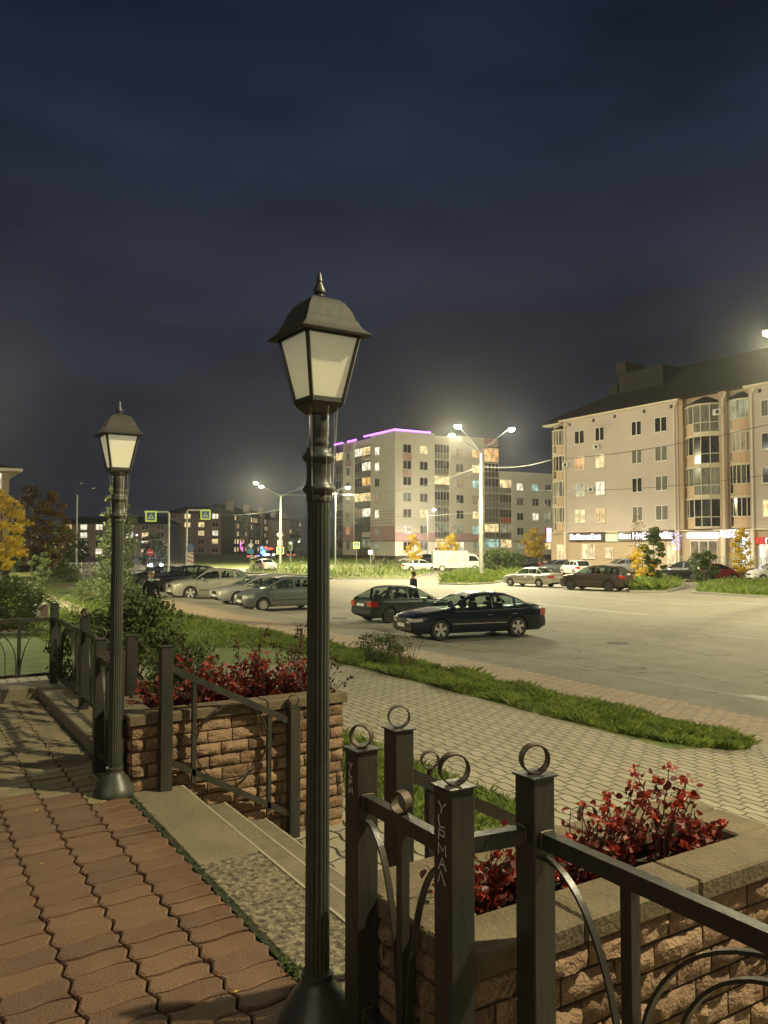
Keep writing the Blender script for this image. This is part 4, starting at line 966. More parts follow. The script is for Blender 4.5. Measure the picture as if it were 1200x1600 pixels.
# ---- seven storey pale block in the middle
MX, MY = 78.9, 125.0
mb_ = thing('apartment_block', 'pale seven storey apartment block with a purple light line along its roof edge', 'apartment block', (MX, MY, 0), world=True)
b = MB(); b.box((MX + .9, MY + .9, 0), (103.6, 149, 23.9)); obj('core', b, M['mid_grey'], mb_)
def zr7(k): return 21.03 - 3.033 * k
segs = [(MX, 87.9), (91.5, 99.9)]
b = MB()
for a, c in segs: b.box((a, MY, 1.0), (c, MY + .9, 24.3))
b.box((MX, MY + .9, 1.0), (MX + .9, 134.0, 24.3)); b.box((MX, 140.6, 1.0), (MX + .9, 145.2, 24.0)); b.box((MX + 1, 145.2, 22), (MX + 1.2, 149, 24)) ; b.box((87.9, MY + .3, 22.6), (91.5, MY + .9, 24.0)); b.box((99.9, MY, 22.9), (103.6, MY + .9, 24.3)); b.box((MX + .2, 134.0, 22.6), (MX + .9, 140.6, 23.9))
obj('wall', b, M['mid_wall'], mb_)
b = MB(); b.box((MX + .05, MY + .05, 0), (103.6, MY + .9, .99)); b.box((MX + .05, MY + .9, 0), (MX + .9, 149, .99)); obj('plinth', b, M['plinth'], mb_)
b = MB()
for a, c in segs: b.box((a - .03, MY - .03, 3.85), (c + .0, MY + .0, 5.35))
b.box((MX - .03, MY, 3.85), (MX, 134, 6.6)); b.box((MX - .03, 140.6, 3.85), (MX, 145.2, 6.6))
for k in range(5):
    b.box((MX - .03, MY + .1, 7.1 + k * .55), (MX, 134, 7.25 + k * .55))
b.box((80.5, MY - .03, zr7(0) - 2.2), (82.6, MY, zr7(0) - .85)); b.box((80.5, MY - .03, zr7(1) - 2.2), (82.6, MY, zr7(1) - .85)); b.box((MX - .03, 141.7, 19.1), (MX, 144, 20.6)); b.box((MX - .03, 141.7, 22), (MX, 144, 23.6)); b.box((99.9, MY - .03, 22.9), (103.6, MY, 24.3))
parts(b, 'pink_band', M['mid_pink'], mb_)
b = MB(); b.box((MX - .08, MY - .08, 3.70), (103.6, MY - .035, 3.82)); b.box((MX - .08, MY - .03, 3.70), (MX - .035, 149, 3.82)); obj('gas_pipe', b, M['plinth'], mb_)
b = MB(); b.box((MX - .12, MY - .12, 24.31), (MX + 8.0, MY + .05, 24.58)); b.box((MX - .12, MY + .06, 24.31), (MX + .05, 136.5, 24.58)); b.box((MX - .12, 139.5, 24.02), (MX + .05, 143.2, 24.3)); b.box((MX - .12, 145.2, 24.02), (MX + .05, 149, 24.3)); obj('light_line', b, M['e_purple'], mb_)
G7 = [['w_dark', 'w_warm', 'w_dim', 'w_orange'], ['w_dark', 'w_dark', 'w_curt', 'w_warm'], ['w_dark', 'w_dark', 'w_dim', 'w_cool'], ['w_pale', 'w_curt', 'w_dark', 'w_dim'],
      ['w_curt', 'w_warm', 'w_dark', 'w_warm'], ['w_white', 'w_pale', 'w_pale', 'w_cool'], ['w_dark', 'w_pale', 'w_white', 'w_pale']]
for k in range(7):
    for c_, xx in enumerate((81.55, 85.3, 93.8, 97.8)): window(mb_, (xx, MY, zr7(k)), '-y', 1.85, 1.65, G7[k][c_])
    window(mb_, (MX, 131.4, zr7(k)), '-x', 1.7, 1.65, ['w_white', 'w_white', 'w_dark', 'w_dim', 'w_white', 'w_pale', 'w_pale'][k])
    window(mb_, (MX, 142.9, zr7(k)), '-x', 1.5, 1.6, ['w_curt', 'w_curt', 'w_dark', 'w_dark', 'w_dark', 'w_orange', 'w_curt'][k])
def loggia(root, face, a, c, base, k, z, style, rail_m, nd=4):
    w = c - a; xm = (a + c) / 2
    pos = (xm, base, z) if face == '-y' else (base, xm, z)
    lo = MB(); gl = MB(); rl = MB()
    h0, h1 = -1.45, 1.45
    lo.box((-w / 2, -.06, h1 - .15), (w / 2, .3, h1)); lo.box((-w / 2, -.08, h0), (w / 2, .3, h0 + .10)); lo.box((-w / 2, -.06, h0 + 1.1), (w / 2, .05, h0 + 1.17))
    for i in range(nd + 1):
        x = -w / 2 + w * i / nd; x = min(max(x, -w / 2 + .04), w / 2 - .04); lo.box((x - .035, -.055, h0 + .10), (x + .035, .05, h1 - .15))
    rl.box((-w / 2 + .02, -.03, h0 + .1), (w / 2 - .02, .01, h0 + 1.1))
    gl.box((-w / 2 + .02, -.02, h0 + 1.17), (w / 2 - .02, .02, h1 - .15))
    off = WOFF[root.name]
    f_ = obj('loggia', lo, M['trimc'] if nd != 3 else M['mid_grey']); f_.parent = root; f_.location = tuple(pos[i] - off[i] for i in range(3)); f_.rotation_euler = (0, 0, 0 if face == '-y' else -PI / 2)
    p = obj('parapet', rl, rail_m); p.parent = f_; g = obj('pane', gl, M[style]); g.parent = f_
for k in range(7):
    loggia(mb_, '-y', 87.9, 91.5, MY + .3, k, zr7(k), ['w_dark', 'w_dark', 'w_warm', 'w_dark', 'w_curt', 'w_pale', 'w_warm'][k], M['mid_grey'] if k < 4 else M['glassrail'], 5)
    loggia(mb_, '-y', 99.9, 103.6, MY + .05, k, zr7(k), ['w_orange', 'w_dark', 'w_dark', 'w_curt', 'w_curt', 'w_warm', 'w_cool'][k], [M['w_orange'], M['plinth'], M['mid_grey'], M['mid_grey'], M['glassrail'], M['glassrail'], M['mid_wall']][k], 4)
    loggia(mb_, '-x', 134.0, 137.6, MX + .2, k, zr7(k), ['w_warm', 'w_white', 'w_orange', 'w_warm', 'w_white', 'w_curt', 'w_pale'][k], [M['w_dim'], M['mid_grey'], M['mid_grey'], M['mid_grey'], M['glassrail'], M['mid_wall'], M['glassrail']][k], 3)
    loggia(mb_, '-x', 137.6, 140.6, MX + .25, k, zr7(k), ['w_white', 'w_dark', 'w_dark', 'w_warm', 'w_dim', 'w_dark', 'w_curt'][k], M['mid_grey'], 3)
    loggia(mb_, '-x', 145.2, 149.0, MX + .4, k, zr7(k), ['w_warm', 'w_dark', 'w_dark', 'w_dark', 'w_dark', 'w_dark', 'w_dark'][k], M['plinth'] if k in (1, 2, 4) else M['mid_grey'], 3)
for x, z in ((82.0, zr7(1) - 1.3), (92.2, 6.7), (98.2, zr7(0) + 1.2)):
    b = MB(); b.box((x - .45, MY - .4, z - .3), (x + .45, MY - .04, z + .3), bev=.03); obj('air_conditioner', b, M['white'], mb_)
# five storey wing to its right
wg = thing('apartment_block', 'lower pale five storey wing right of the seven storey block, partly behind the yellow trees', 'apartment block', (110, MY, 0), world=True)
b = MB(); b.box((103.7, MY + .6, 0), (130, 140, 17.6)); obj('core', b, M['mid_grey'], wg)
b = MB(); b.box((107.0, MY, 1), (130, MY + .6, 17.95)); b.box((103.7, MY + .1, 16.2), (107.0, MY + .6, 17.9)); obj('wall', b, M['mid_wall'], wg)
b = MB(); b.box((103.75, MY + .05, 0), (130, MY + .6, .99)); obj('plinth', b, M['plinth'], wg)
b = MB(); b.box((107.0, MY - .08, 3.70), (130, MY - .02, 3.82)); obj('gas_pipe', b, M['plinth'], wg)
GW = [['w_white', 'w_cool', 'w_dark', 'w_dark'], ['w_curt', 'w_dark', 'w_dark', 'w_warm'], ['w_dark', 'w_white', 'w_pale', 'w_dark'], ['w_dark', 'w_dim', 'w_dark', 'w_curt'], ['w_pale', 'w_dim', 'w_warm', 'w_dim']]
for k in range(5):
    z = 14.9 - 3.03 * k
    for c_, xx in enumerate((109.1, 113.3, 116.7, 121)): window(wg, (xx, MY, z), '-y', 1.75, 1.55, GW[k][c_])
    loggia(wg, '-y', 104.0, 107.0, MY + .2, k, z, ['w_warm', 'w_dark', 'w_dark', 'w_pale', 'w_warm'][k], [M['mid_grey'], M['mid_grey'], M['redpanel'], M['glassrail'], M['mid_wall']][k], 4)

# ---- far dark blocks behind the left lantern
def far_block(label, px0, px1, d0, d1, ytop, yroof, floors, seed, wall, gables=0, lit=.25, d_depth=14, lit_st=('w_warm', 'w_orange', 'w_white')):
    """facade from column px0 (distance d0) to px1 (distance d1)"""
    rg = random.Random(seed)
    p = pd(px0, d0); q = pd(px1, d1); L_ = math.hypot(q[0] - p[0], q[1] - p[1]); a = math.atan2(q[1] - p[1], q[0] - p[0])
    t = thing('apartment_block', label, 'apartment block', (p[0], p[1], 0), rz=a)
    h = zp(ytop, d0)
    b = MB(); b.box((0, 0, 0), (L_, d_depth, h)); obj('wall', b, wall, t)
    b = MB(); zr = zp(yroof, d0) ; b.add([(-.6, -.6, h), (L_ + .6, -.6, h), (L_ + .6, d_depth, h), (-.6, d_depth, h), (3, d_depth / 2, zr), (L_ - 3, d_depth / 2, zr)], [(3, 2, 1, 0), (0, 1, 5, 4), (1, 2, 5), (2, 3, 4, 5), (3, 0, 4)]); obj('roof', b, M['rooftile'], t)
    fh = h / floors; nn = int(L_ / 4)
    for i in range(floors):
        for j in range(nn):
            s_ = rg.choice(lit_st) if rg.random() < lit else rg.choice(('w_dark', 'w_curt'))
            o = window(t, (2 + j * (L_ - 4) / max(1, nn - 1), -.02, fh * (i + .55)), '-y', 2.0, 1.6, s_)
    for g in range(gables):
        x = L_ * (g + .5) / gables; b = MB(); w = 1.9
        b.prism([(x - w, h - .5), (x + w, h - .5), (x + w, h + 1.8), (x + w * .4, h + 3.2), (x, h + 4.3), (x - w * .4, h + 3.2), (x - w, h + 1.8)], -.9, 1.2, axis='y'); b.box((x - w, -.9, 0), (x + w, -.06, h - .5)); obj('gable', b, wall, t)
    return t
far_block('long dim block with evenly spread lit windows low behind the young larch', 96, 262, 225, 225, 818, 806, 4, 3, M['far_wall2'], lit=.48)
far_block('dark block with a large dark roof and orange lit windows behind the pedestrian signs', 262, 346, 254, 252, 801, 790, 5, 5, M['far_wall'], lit=.42)
far_block('dim block with a row of small pointed gables, left of the tall pale street lamp', 345, 452, 258, 380, 800, 786, 5, 8, M['far_wall2'], gables=5, lit=.42, d_depth=5)
far_block('low dark brown block at the end of the row beside the tall pale street lamp', 452, 470, 330, 350, 812, 808, 4, 9, M['far_wall'], lit=.2)
q_ = pd(13, 62); p_ = (q_[0] - 22, q_[1])
lb = thing('apartment_block', 'corner of a pale block with a wide eave at the left edge of the picture', 'apartment block', (q_[0], q_[1], 0), world=True)
b = MB(); b.box((p_[0], p_[1], 0), (q_[0], q_[1] + 12, zp(733, 62))); obj('wall', b, wallmat('left_wall', (.28, .22, .15), (.36, .29, .2)), lb)
b = MB(); hip(b, p_[0] - .6, p_[1] - .8, q_[0] + .75, q_[1] + 12.8, zp(733, 62) + .003, zp(733, 62) + 3, 5); obj('roof', b, M['rooftile'], lb)
b = MB(); b.box((p_[0] - .6, p_[1] - .9, zp(733, 62) - .2), (q_[0] + .85, p_[1] - .003, zp(733, 62) + .02)); b.box((q_[0] + .003, p_[1] - .003, zp(733, 62) - .2), (q_[0] + .85, q_[1] + 12.9, zp(733, 62) + .02)); obj('eave', b, M['trimc'], lb)
for k_ in range(5):
    for z_, s_ in ((zp(752, 62), 'w_white' if k_ == 0 else 'w_dark'), (zp(752, 62) - 3, 'w_curt')): window(lb, (q_[0] - 1.1 - 3.2 * k_, q_[1], z_), '-y', 1.2, 1.3, s_)

# ------------------------------------------------------------------ vehicles
def lerp_tab(tab, s):
    if s <= tab[0][0]: return tab[0][1]
    for (a, va), (c, vc) in zip(tab, tab[1:]):
        if s <= c: return va + (vc - va) * (s - a) / (c - a)
    return tab[-1][1]
STY = {
 'sedan': dict(L=4.80, W=1.81, wb=2.76, fo=.94, wr=.325, top=[(0, .60), (.06, .70), (.35, .80), (1.28, .93), (2.2, .93), (3.9, .97), (4.15, 1.0), (4.62, .98), (4.74, .93), (4.8, .70)],
               roof=[(1.22, .93), (1.55, 1.10), (1.98, 1.32), (2.35, 1.42), (2.85, 1.45), (3.35, 1.41), (3.80, 1.26), (4.22, 1.00)], r0=2.02, r1=3.62, pill=[(2.86, .07), (3.62, .07)], trail=4.12),
 'old_sedan': dict(L=4.25, W=1.68, wb=2.44, fo=.80, wr=.29, top=[(0, .58), (.05, .68), (.3, .76), (1.1, .88), (2.0, .90), (3.5, .93), (4.1, .93), (4.2, .88), (4.25, .62)],
               roof=[(1.08, .88), (1.75, 1.31), (2.05, 1.38), (2.6, 1.39), (3.0, 1.34), (3.6, .94)], r0=1.82, r1=2.98, pill=[(2.36, .06), (3.02, .08)], trail=3.5),
 'hatch': dict(L=4.05, W=1.65, wb=2.46, fo=.80, wr=.29, top=[(0, .56), (.05, .66), (.3, .74), (1.05, .86), (2.0, .88), (3.9, .92), (4.0, .86), (4.05, .6)],
               roof=[(1.02, .86), (1.72, 1.29), (2.0, 1.355), (2.6, 1.375), (3.0, 1.35), (3.15, 1.31), (3.97, .90)], r0=1.80, r1=3.05, pill=[(2.35, .08), (3.12, .12)], trail=3.7),
 'compact': dict(L=4.02, W=1.72, wb=2.59, fo=.80, wr=.305, top=[(0, .58), (.06, .72), (.35, .86), (.9, .98), (1.6, 1.0), (3.8, 1.02), (3.95, .95), (4.02, .6)],
               roof=[(.85, .97), (1.3, 1.22), (1.75, 1.44), (2.15, 1.50), (2.9, 1.50), (3.5, 1.44), (3.7, 1.36), (3.96, .98)], r0=1.80, r1=3.5, pill=[(1.25, .05), (2.35, .07), (3.25, .10)], trail=3.85),
 'suv': dict(L=4.5, W=1.84, wb=2.66, fo=.88, wr=.355, top=[(0, .68), (.06, .84), (.35, .96), (1.1, 1.06), (2.0, 1.08), (4.2, 1.16), (4.42, 1.08), (4.5, .7)],
               roof=[(1.08, 1.05), (1.55, 1.36), (1.85, 1.54), (2.3, 1.64), (3.0, 1.65), (3.75, 1.58), (3.95, 1.50), (4.40, 1.12)], r0=1.95, r1=3.72, pill=[(2.60, .08), (3.45, .14)], trail=4.25),
}
def car(style, label, loc, heading, paint, rim='rim', group=None, lights=None, z=0, detail=True, openboot=False):
    S = STY[style]; L_, W_, wb, fo, wr = S['L'], S['W'], S['wb'], S['fo'], S['wr']
    t = thing('parked_car' if lights is None else 'moving_car', label, 'car', (loc[0], loc[1], z), rz=heading, group=group)
    fx, rx = fo, fo + wb; hx = L_ / 2; RA = wr + .055
    ss = set([0, .03, .10, .2, L_, L_ - .03, L_ - .10, L_ - .2])
    k = 0.0
    while k < L_: ss.add(round(k, 3)); k += .12
    for c in (fx, rx):
        for i in range(11): ss.add(round(c - RA * math.cos(PI * i / 10), 3))
        ss.add(round(c - RA - .004, 3)); ss.add(round(c + RA + .004, 3))
    ss = sorted(ss)
    def hw(s):                       # half width in plan
        e = 1.0
        if s < .7: e -= .20 * ((.7 - s) / .7) ** 2.3
        if s > L_ - .6: e -= .14 * ((s - L_ + .6) / .6) ** 2.3
        return W_ / 2 * e
    def zb(s):
        z_ = .21
        if s < .15: z_ += .10 * (1 - s / .15)
        if s > L_ - .25: z_ += .12 * (s - L_ + .25) / .25
        for c in (fx, rx):
            if abs(s - c) < RA: z_ = max(z_, wr + math.sqrt(max(0, RA * RA - (s - c) ** 2)) - .02)
        return z_
    zt = lambda s: lerp_tab(S['top'], s)
    def sec(s):
        w = hw(s); b0, t0 = zb(s), zt(s); base = .21
        nz_ = [(0.90, base), (.985, base + .12), (1.0, base + .5 * (t0 - base)), (.995, t0 - .14), (.965, t0 - .05), (.90, t0), (.5, t0 + .035), (0, t0 + .045)]
        out_ = []
        for i, (f_, z_) in enumerate(nz_):
            out_.append((w * f_, max(z_, b0 + .006 * i) if i < 5 else max(z_, b0 + .03 + .004 * (i - 4))))
        return out_
    hull = MB(); rows = []
    for s in ss:
        q = sec(s); row = [(hx - s, y_, z_) for y_, z_ in q] + [(hx - s, -y_, z_) for y_, z_ in reversed(q[:-1])]; rows.append(row)
    n = len(rows[0]); hull.add([p for r_ in rows for p in r_], [(i * n + j, (i + 1) * n + j, (i + 1) * n + j + 1, i * n + j + 1) for i in range(len(rows) - 1) for j in range(n - 1)] + [tuple(range(n))] + [tuple(range(len(rows) * n - 1, (len(rows) - 1) * n - 1, -1))])
    # greenhouse
    rf = S['roof']; r0, r1 = S['r0'], S['r1']; g0, g1 = rf[0][0], rf[-1][0]
    gs = sorted(set([round(g0 + (g1 - g0) * i / 26, 3) for i in range(27)] + [r0, r1] + [p[0] for p in rf] + [x for c, w in S['pill'] for x in (round(c - w / 2, 3), round(c + w / 2, 3))]))
    body, glass = hull, MB(); grow = []
    for s in gs:
        zr_ = lerp_tab(rf, s); zl = zt(s) - .01; hgt = max(0.004, zr_ - zl); w = hw(s)
        tumb = .26 * hgt / .5
        yb, yr = w * .925, w * .925 - tumb * .62
        grow.append([(hx - s, yb, zl), (hx - s, yb - (yb - yr) * .08, zl + hgt * .06), (hx - s, yr + (yb - yr) * .18, zl + hgt * .80), (hx - s, yr, zl + hgt * .90), (hx - s, yr - .10, zl + hgt * .985), (hx - s, 0, zl + hgt + .012)])
    gn = 6
    for i in range(len(gs) - 1):
        sm_ = (gs[i] + gs[i + 1]) / 2; A, B = grow[i], grow[i + 1]
        inp = any(abs(sm_ - c) < w / 2 + .001 for c, w in S['pill'])
        for j in range(gn - 1):
            isg = False
            if j == 1: isg = not inp and lerp_tab(rf, sm_) - zt(sm_) > .10 and sm_ < S['trail']
            if j == 4 and (sm_ < r0 or sm_ > r1): isg = g0 + .05 < sm_ < g1 - .05
            m_ = glass if isg else body
            for sg in (1, -1):
                q = [A[j], A[j + 1], B[j + 1], B[j]]
                q = [(p[0], p[1] * sg, p[2]) for p in q]
                m_.add(q if sg < 0 else q[::-1], [(0, 1, 2, 3)])
    # merge doubled vertices for smooth shading
    bo = obj('body', body, paint, t, smooth=True, ang=38)
    import bmesh
    bm = bmesh.new(); bm.from_mesh(bo.data); bmesh.ops.remove_doubles(bm, verts=bm.verts, dist=.0006); bmesh.ops.recalc_face_normals(bm, faces=bm.faces); bm.to_mesh(bo.data); bm.free(); bo.data.set_sharp_from_angle(angle=R(38))
    go = obj('windows', glass, M['carglass2'] if detail and rim != 'x' else M['carglass'], t, smooth=True, ang=60)
    if detail:
        zs = zt(r0 + .3)
        for s_, zz in ((r0 + .30, .20), (r0 + 1.25, .15)):
            for sg in (-1, 1):
                b = MB(); xx = hx - s_; b.box((xx - .07, sg * .36 - .23, zs - .3), (xx + .05, sg * .36 + .23, zs + zz), bev=.04); b.box((xx - .06, sg * .36 - .12, zs + zz + .02), (xx + .02, sg * .36 + .12, zs + zz + .17), bev=.04); obj('seat', b, M['seat'], t)
        b = MB(); b.lathe([(.18, -.012), (.18, .012)], 16, (hx - r0 + .12, -.36), axis='x', cz=zs + .03); obj('steering_wheel', b, M['black'], t)
    bm = bmesh.new(); bm.from_mesh(go.data); bmesh.ops.remove_doubles(bm, verts=bm.verts, dist=.0006); bm.to_mesh(go.data); bm.free()
    # underbody
    b = MB(); b.box((-hx + .25, -W_ / 2 + .26, .19), (hx - .25, W_ / 2 - .26, .62)); obj('underbody', b, M['black'], t)
    # wheels
    for s in (fx, rx):
        for sg in (1, -1):
            yc = sg * (W_ / 2 - .105)
            b = MB(); b.lathe([(wr - .10, -.095), (wr - .02, -.10), (wr, -.07), (wr, .07), (wr - .02, .10), (wr - .10, .095)], 28, (hx - s, yc), axis='y', cz=wr)
            w_ = obj('wheel', b, M['tyre'], t, smooth=True)
            b = MB(); rr = wr - .085; y0 = yc + sg * .085; y1 = yc + sg * .098
            ringp = []
            for i in range(24):
                a = 2 * PI * i / 24; ringp.append((math.cos(a), math.sin(a)))
            for i in range(24):
                a, c = ringp[i], ringp[(i + 1) % 24]
                b.add([(hx - s + a[0] * rr, y0, wr + a[1] * rr), (hx - s + c[0] * rr, y0, wr + c[1] * rr), (hx - s + c[0] * rr * .86, y1, wr + c[1] * rr * .86), (hx - s + a[0] * rr * .86, y1, wr + a[1] * rr * .86)], [(0, 1, 2, 3)])
            ns = 5 if rim != 'cap' else 9
            for i in range(ns):
                a = 2 * PI * i / ns + .3; wd = (.20 if ns == 5 else .13) 
                for q in (0,):
                    p1 = [(rr * .18, a - .9), (rr * .18, a + .9), (rr * .90, a + wd * 1.25), (rr * .90, a - wd * 1.25)]
                    b.add([(hx - s + r_ * math.cos(t_), y1 + sg * .004, wr + r_ * math.sin(t_)) for r_, t_ in p1] + [(hx - s + r_ * math.cos(t_), y0 - sg * .03, wr + r_ * math.sin(t_)) for r_, t_ in p1], [(0, 1, 2, 3), (0, 4, 5, 1), (1, 5, 6, 2), (2, 6, 7, 3), (3, 7, 4, 0)])
            b.lathe([(rr * .24, y1 - yc - .02 * sg), (rr * .20, y1 - yc + .012 * sg), (0, y1 - yc + .014 * sg)], 12, (hx - s, yc), axis='y', cz=wr)
            rm = obj('rim', b, M['rim_dark'] if rim == 'dark' else M['rim'], t); rm.parent = w_
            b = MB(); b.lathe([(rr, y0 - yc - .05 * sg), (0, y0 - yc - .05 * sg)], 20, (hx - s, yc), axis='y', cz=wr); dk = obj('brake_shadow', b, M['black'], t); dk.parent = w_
    # lights, grille, plates, trims follow the hull
    def side(s, z_, sg, off=.008):
        q = sec(s)
        for (ya, za), (yb_, zb_) in zip(q, q[1:]):
            if za <= z_ <= zb_ and zb_ > za: f_ = (z_ - za) / (zb_ - za); return (hx - s, sg * (ya + (yb_ - ya) * f_ + off), z_)
        return (hx - s, sg * (q[4][0] + off), z_)
    z_h = zt(.10) - .10
    for sg in (1, -1):
        w0 = hw(0)
        b = MB(); hh = .085
        fr_ = [(hx + .012, sg * w0 * .50), (hx + .010, sg * w0 * .78), (hx - .005, sg * (w0 * .96)), side(.12, z_h, sg, .012)[:2], side(.34, z_h, sg, .012)[:2]]
        b.add([(x, y_, z_h - hh + .02 * i) for i, (x, y_) in enumerate(fr_)] + [(x - (.03 if i < 3 else 0), y_, z_h + hh * .9) for i, (x, y_) in enumerate(fr_)], [(i, i + 1, i + 6, i + 5) for i in range(4)] + [(5, 6, 7, 8, 9)])
        hl = obj('headlight', b, M['e_head'] if lights == 'head' else M['headlamp'], t)
        b = MB(); zr_ = zt(L_ - .12) - .17; hb_ = .10 if style != 'suv' else .08
        w1 = hw(L_)
        fr_ = [(-hx - .010, sg * w1 * .62), (-hx - .010, sg * w1 * .9), (-hx + .0, sg * (w1 * 1.0)), side(L_ - .10, zr_, sg, .010)[:2], side(L_ - .26, zr_, sg, .010)[:2]]
        b.add([(x, y_, zr_ - hb_) for x, y_ in fr_] + [(x, y_, zr_ + hb_) for x, y_ in fr_], [(i + 1, i, i + 5, i + 6) for i in range(4)])
        obj('taillight', b, M['e_red'] if lights == 'tail' else M['tail'], t)
        if detail:
            b = MB(); mxs = g0 + .42; q = side(mxs, zt(mxs) - .06, sg, .0)
            b.box((q[0] - .08, min(q[1] + sg * .02, q[1] + sg * .20), q[2] + .04), (q[0] + .05, max(q[1] + sg * .02, q[1] + sg * .20), q[2] + .17), bev=.03); obj('mirror', b, paint, t)
            b = MB()                                        # side moulding
            pts = [side(fx + RA + .06 + (wb - 2 * RA - .12) * i / 10, .50, sg, .006) for i in range(11)]
            b.strip(pts, (0, 0, 1), .035, .014); obj('side_moulding', b, M['chrome'] if style == 'sedan' else M['black'], t)
            doors = [g0 + .15, S['pill'][0][0], S['pill'][-1][0] + .12] if style != 'hatch' else [g0 + .15, S['pill'][0][0], S['pill'][0][0] + .95]
            for dd in doors:
                b = MB(); b.strip([side(dd, zz, sg, .0015) for zz in fr(.30 if zb(dd) < .3 else zb(dd) + .03, zt(dd) - .02, 8)], (1, 0, 0), .010, .004); obj('door_seam', b, M['black'], t)
            for dd in doors[1:]:
                b = MB(); q = side(dd - .18, zt(dd) - .20, sg, .0); b.box((q[0] - .09, min(q[1], q[1] + sg * .035), q[2] - .015), (q[0] + .09, max(q[1], q[1] + sg * .035), q[2] + .015), bev=.008); obj('door_handle', b, paint if style != 'sedan' else M['chrome'], t)
            if style == 'sedan':
                b = MB(); pts = [side(s_, zt(s_) - .045, sg, .004) for s_ in fr(g0 + .2, S['trail'] + .0, 20)]; b.strip(pts, (0, 0, 1), .012, .012); obj('window_trim', b, M['chrome'], t)
    b = MB(); zg = z_h - .02; b.box((hx + .004, -hw(0) * .44, zg - .075), (hx + .016, hw(0) * .44, zg + .075), bev=.01)
    gr = obj('grille', b, M['black'], t)
    if detail:
        b = MB()
        for i in range(5): b.box((hx + .0165, -hw(0) * .42, zg - .06 + i * .028), (hx + .022, hw(0) * .42, zg - .052 + i * .028))
        g2 = obj('grille_bar', b, M['chrome'], t); g2.parent = gr
        b = MB(); b.box((hx - .01, -hw(0) * .80, .30), (hx + .006, hw(0) * .80, .40), bev=.01); obj('air_intake', b, M['black'], t)
        b = MB(); b.box((-hx - .02, -hw(L_) * .95, .33), (-hx + .01, hw(L_) * .95, .50), bev=.02); obj('rear_bumper', b, paint if style != 'hatch' else M['black'], t)
    for sx in (1, -1):
        b = MB(); zz = .46 if sx > 0 else (zt(L_ - .1) - .20 if style != 'suv' else zt(L_ - .1) + .0)
        b.box((sx * (hx + .021) - .006, -.26, zz - .055), (sx * (hx + .021) + .006, .26, zz + .055)); obj('number_plate', b, M['plate'], t)
    return t
P = {k: car_paint('car_paint_' + k, *v) for k, v in dict(navy=((.006, .012, .022), .4), green=((.014, .030, .021), .3), silver=((.42, .42, .38), .5), grey=((.17, .19, .185), .5), champagne=((.42, .40, .33), .5),
     white=((.60, .60, .57), .1), black=((.008, .008, .009), .3), brown=((.045, .030, .022), .4), red=((.22, .03, .025), .3), steel=((.16, .18, .18), .6)).items()}
HN = math.atan2(0, -1)            # nose towards the near kerb (-x)
def place(fw, rw, z=0):           # from photo pixels of two near-side wheel contact points
    a = atz(*fw, z); c = atz(*rw, z); return a, c
# dark sedan in the middle
a, c = place((695, 1001), (817, 995)); ang = math.atan2(a[1] - c[1], a[0] - c[0])
mid = ((a[0] + c[0]) / 2, (a[1] + c[1]) / 2); nx, ny = -math.sin(ang), math.cos(ang)
if nx * mid[0] + ny * mid[1] < 0: nx, ny = -nx, -ny
car('sedan', 'shiny dark blue sedan with pale five spoke wheels parked nose to the near kerb', (mid[0] + nx * .88 + math.cos(ang) * (.94 + 1.38 - 2.4) * -1, mid[1] + ny * .88 + math.sin(ang) * (.94 + 1.38 - 2.4) * -1), ang, P['navy'])
# green hatchback behind it, tail to the kerb
a = atz(561, 975, 0)
car('hatch', 'dark green old hatchback parked tail first beside the dark blue sedan', (a[0] + 2.35, a[1] + .5), R(2), P['green'], 'dark')
# row at left, noses to the kerb
def nose_car(style, label, px, py, paint, rim='rim', rot=0, dx=0, **k):
    a = atz(px, py, 0); S = STY[style]; an = PI + R(rot); car(style, label, (a[0] - math.cos(an) * (S['L'] / 2 - S['fo']) - math.sin(an) * S['W'] * -.47 * -1 + dx, a[1] - math.sin(an) * (S['L'] / 2 - S['fo']) + math.cos(an) * S['W'] * -.47), an, paint, rim, **k)
nose_car('compact', 'grey blue compact car with a bright wheel, just left of the large lantern post', 411, 956, P['grey'], 'cap')
nose_car('sedan', 'silver car between the grey blue compact and the silver crossover', 372, 945, P['silver'])
nose_car('suv', 'silver crossover with dark lower trim in the middle of the left row', 297, 937, P['champagne'])
nose_car('suv', 'black estate car just beyond the silver crossover', 262, 925, P['black'], 'dark')
nose_car('sedan', 'dark car farthest in the left row, half hidden by the small lantern post', 222, 916, P['black'], 'dark')
# far side row, heading away
def away(style, label, px, py, paint, rim='rim', head=PI / 2, **k):
    a = atz(px, py, 0); car(style, label, a, head, paint, rim, **k)
away('old_sedan', 'pale champagne sedan parked behind the brown crossover on the far kerb', 831, 916, P['champagne'], head=R(104))
away('suv', 'dark brown crossover with a number plate high on its tailgate on the far kerb', 931, 922, P['brown'], 'dark', head=R(108))
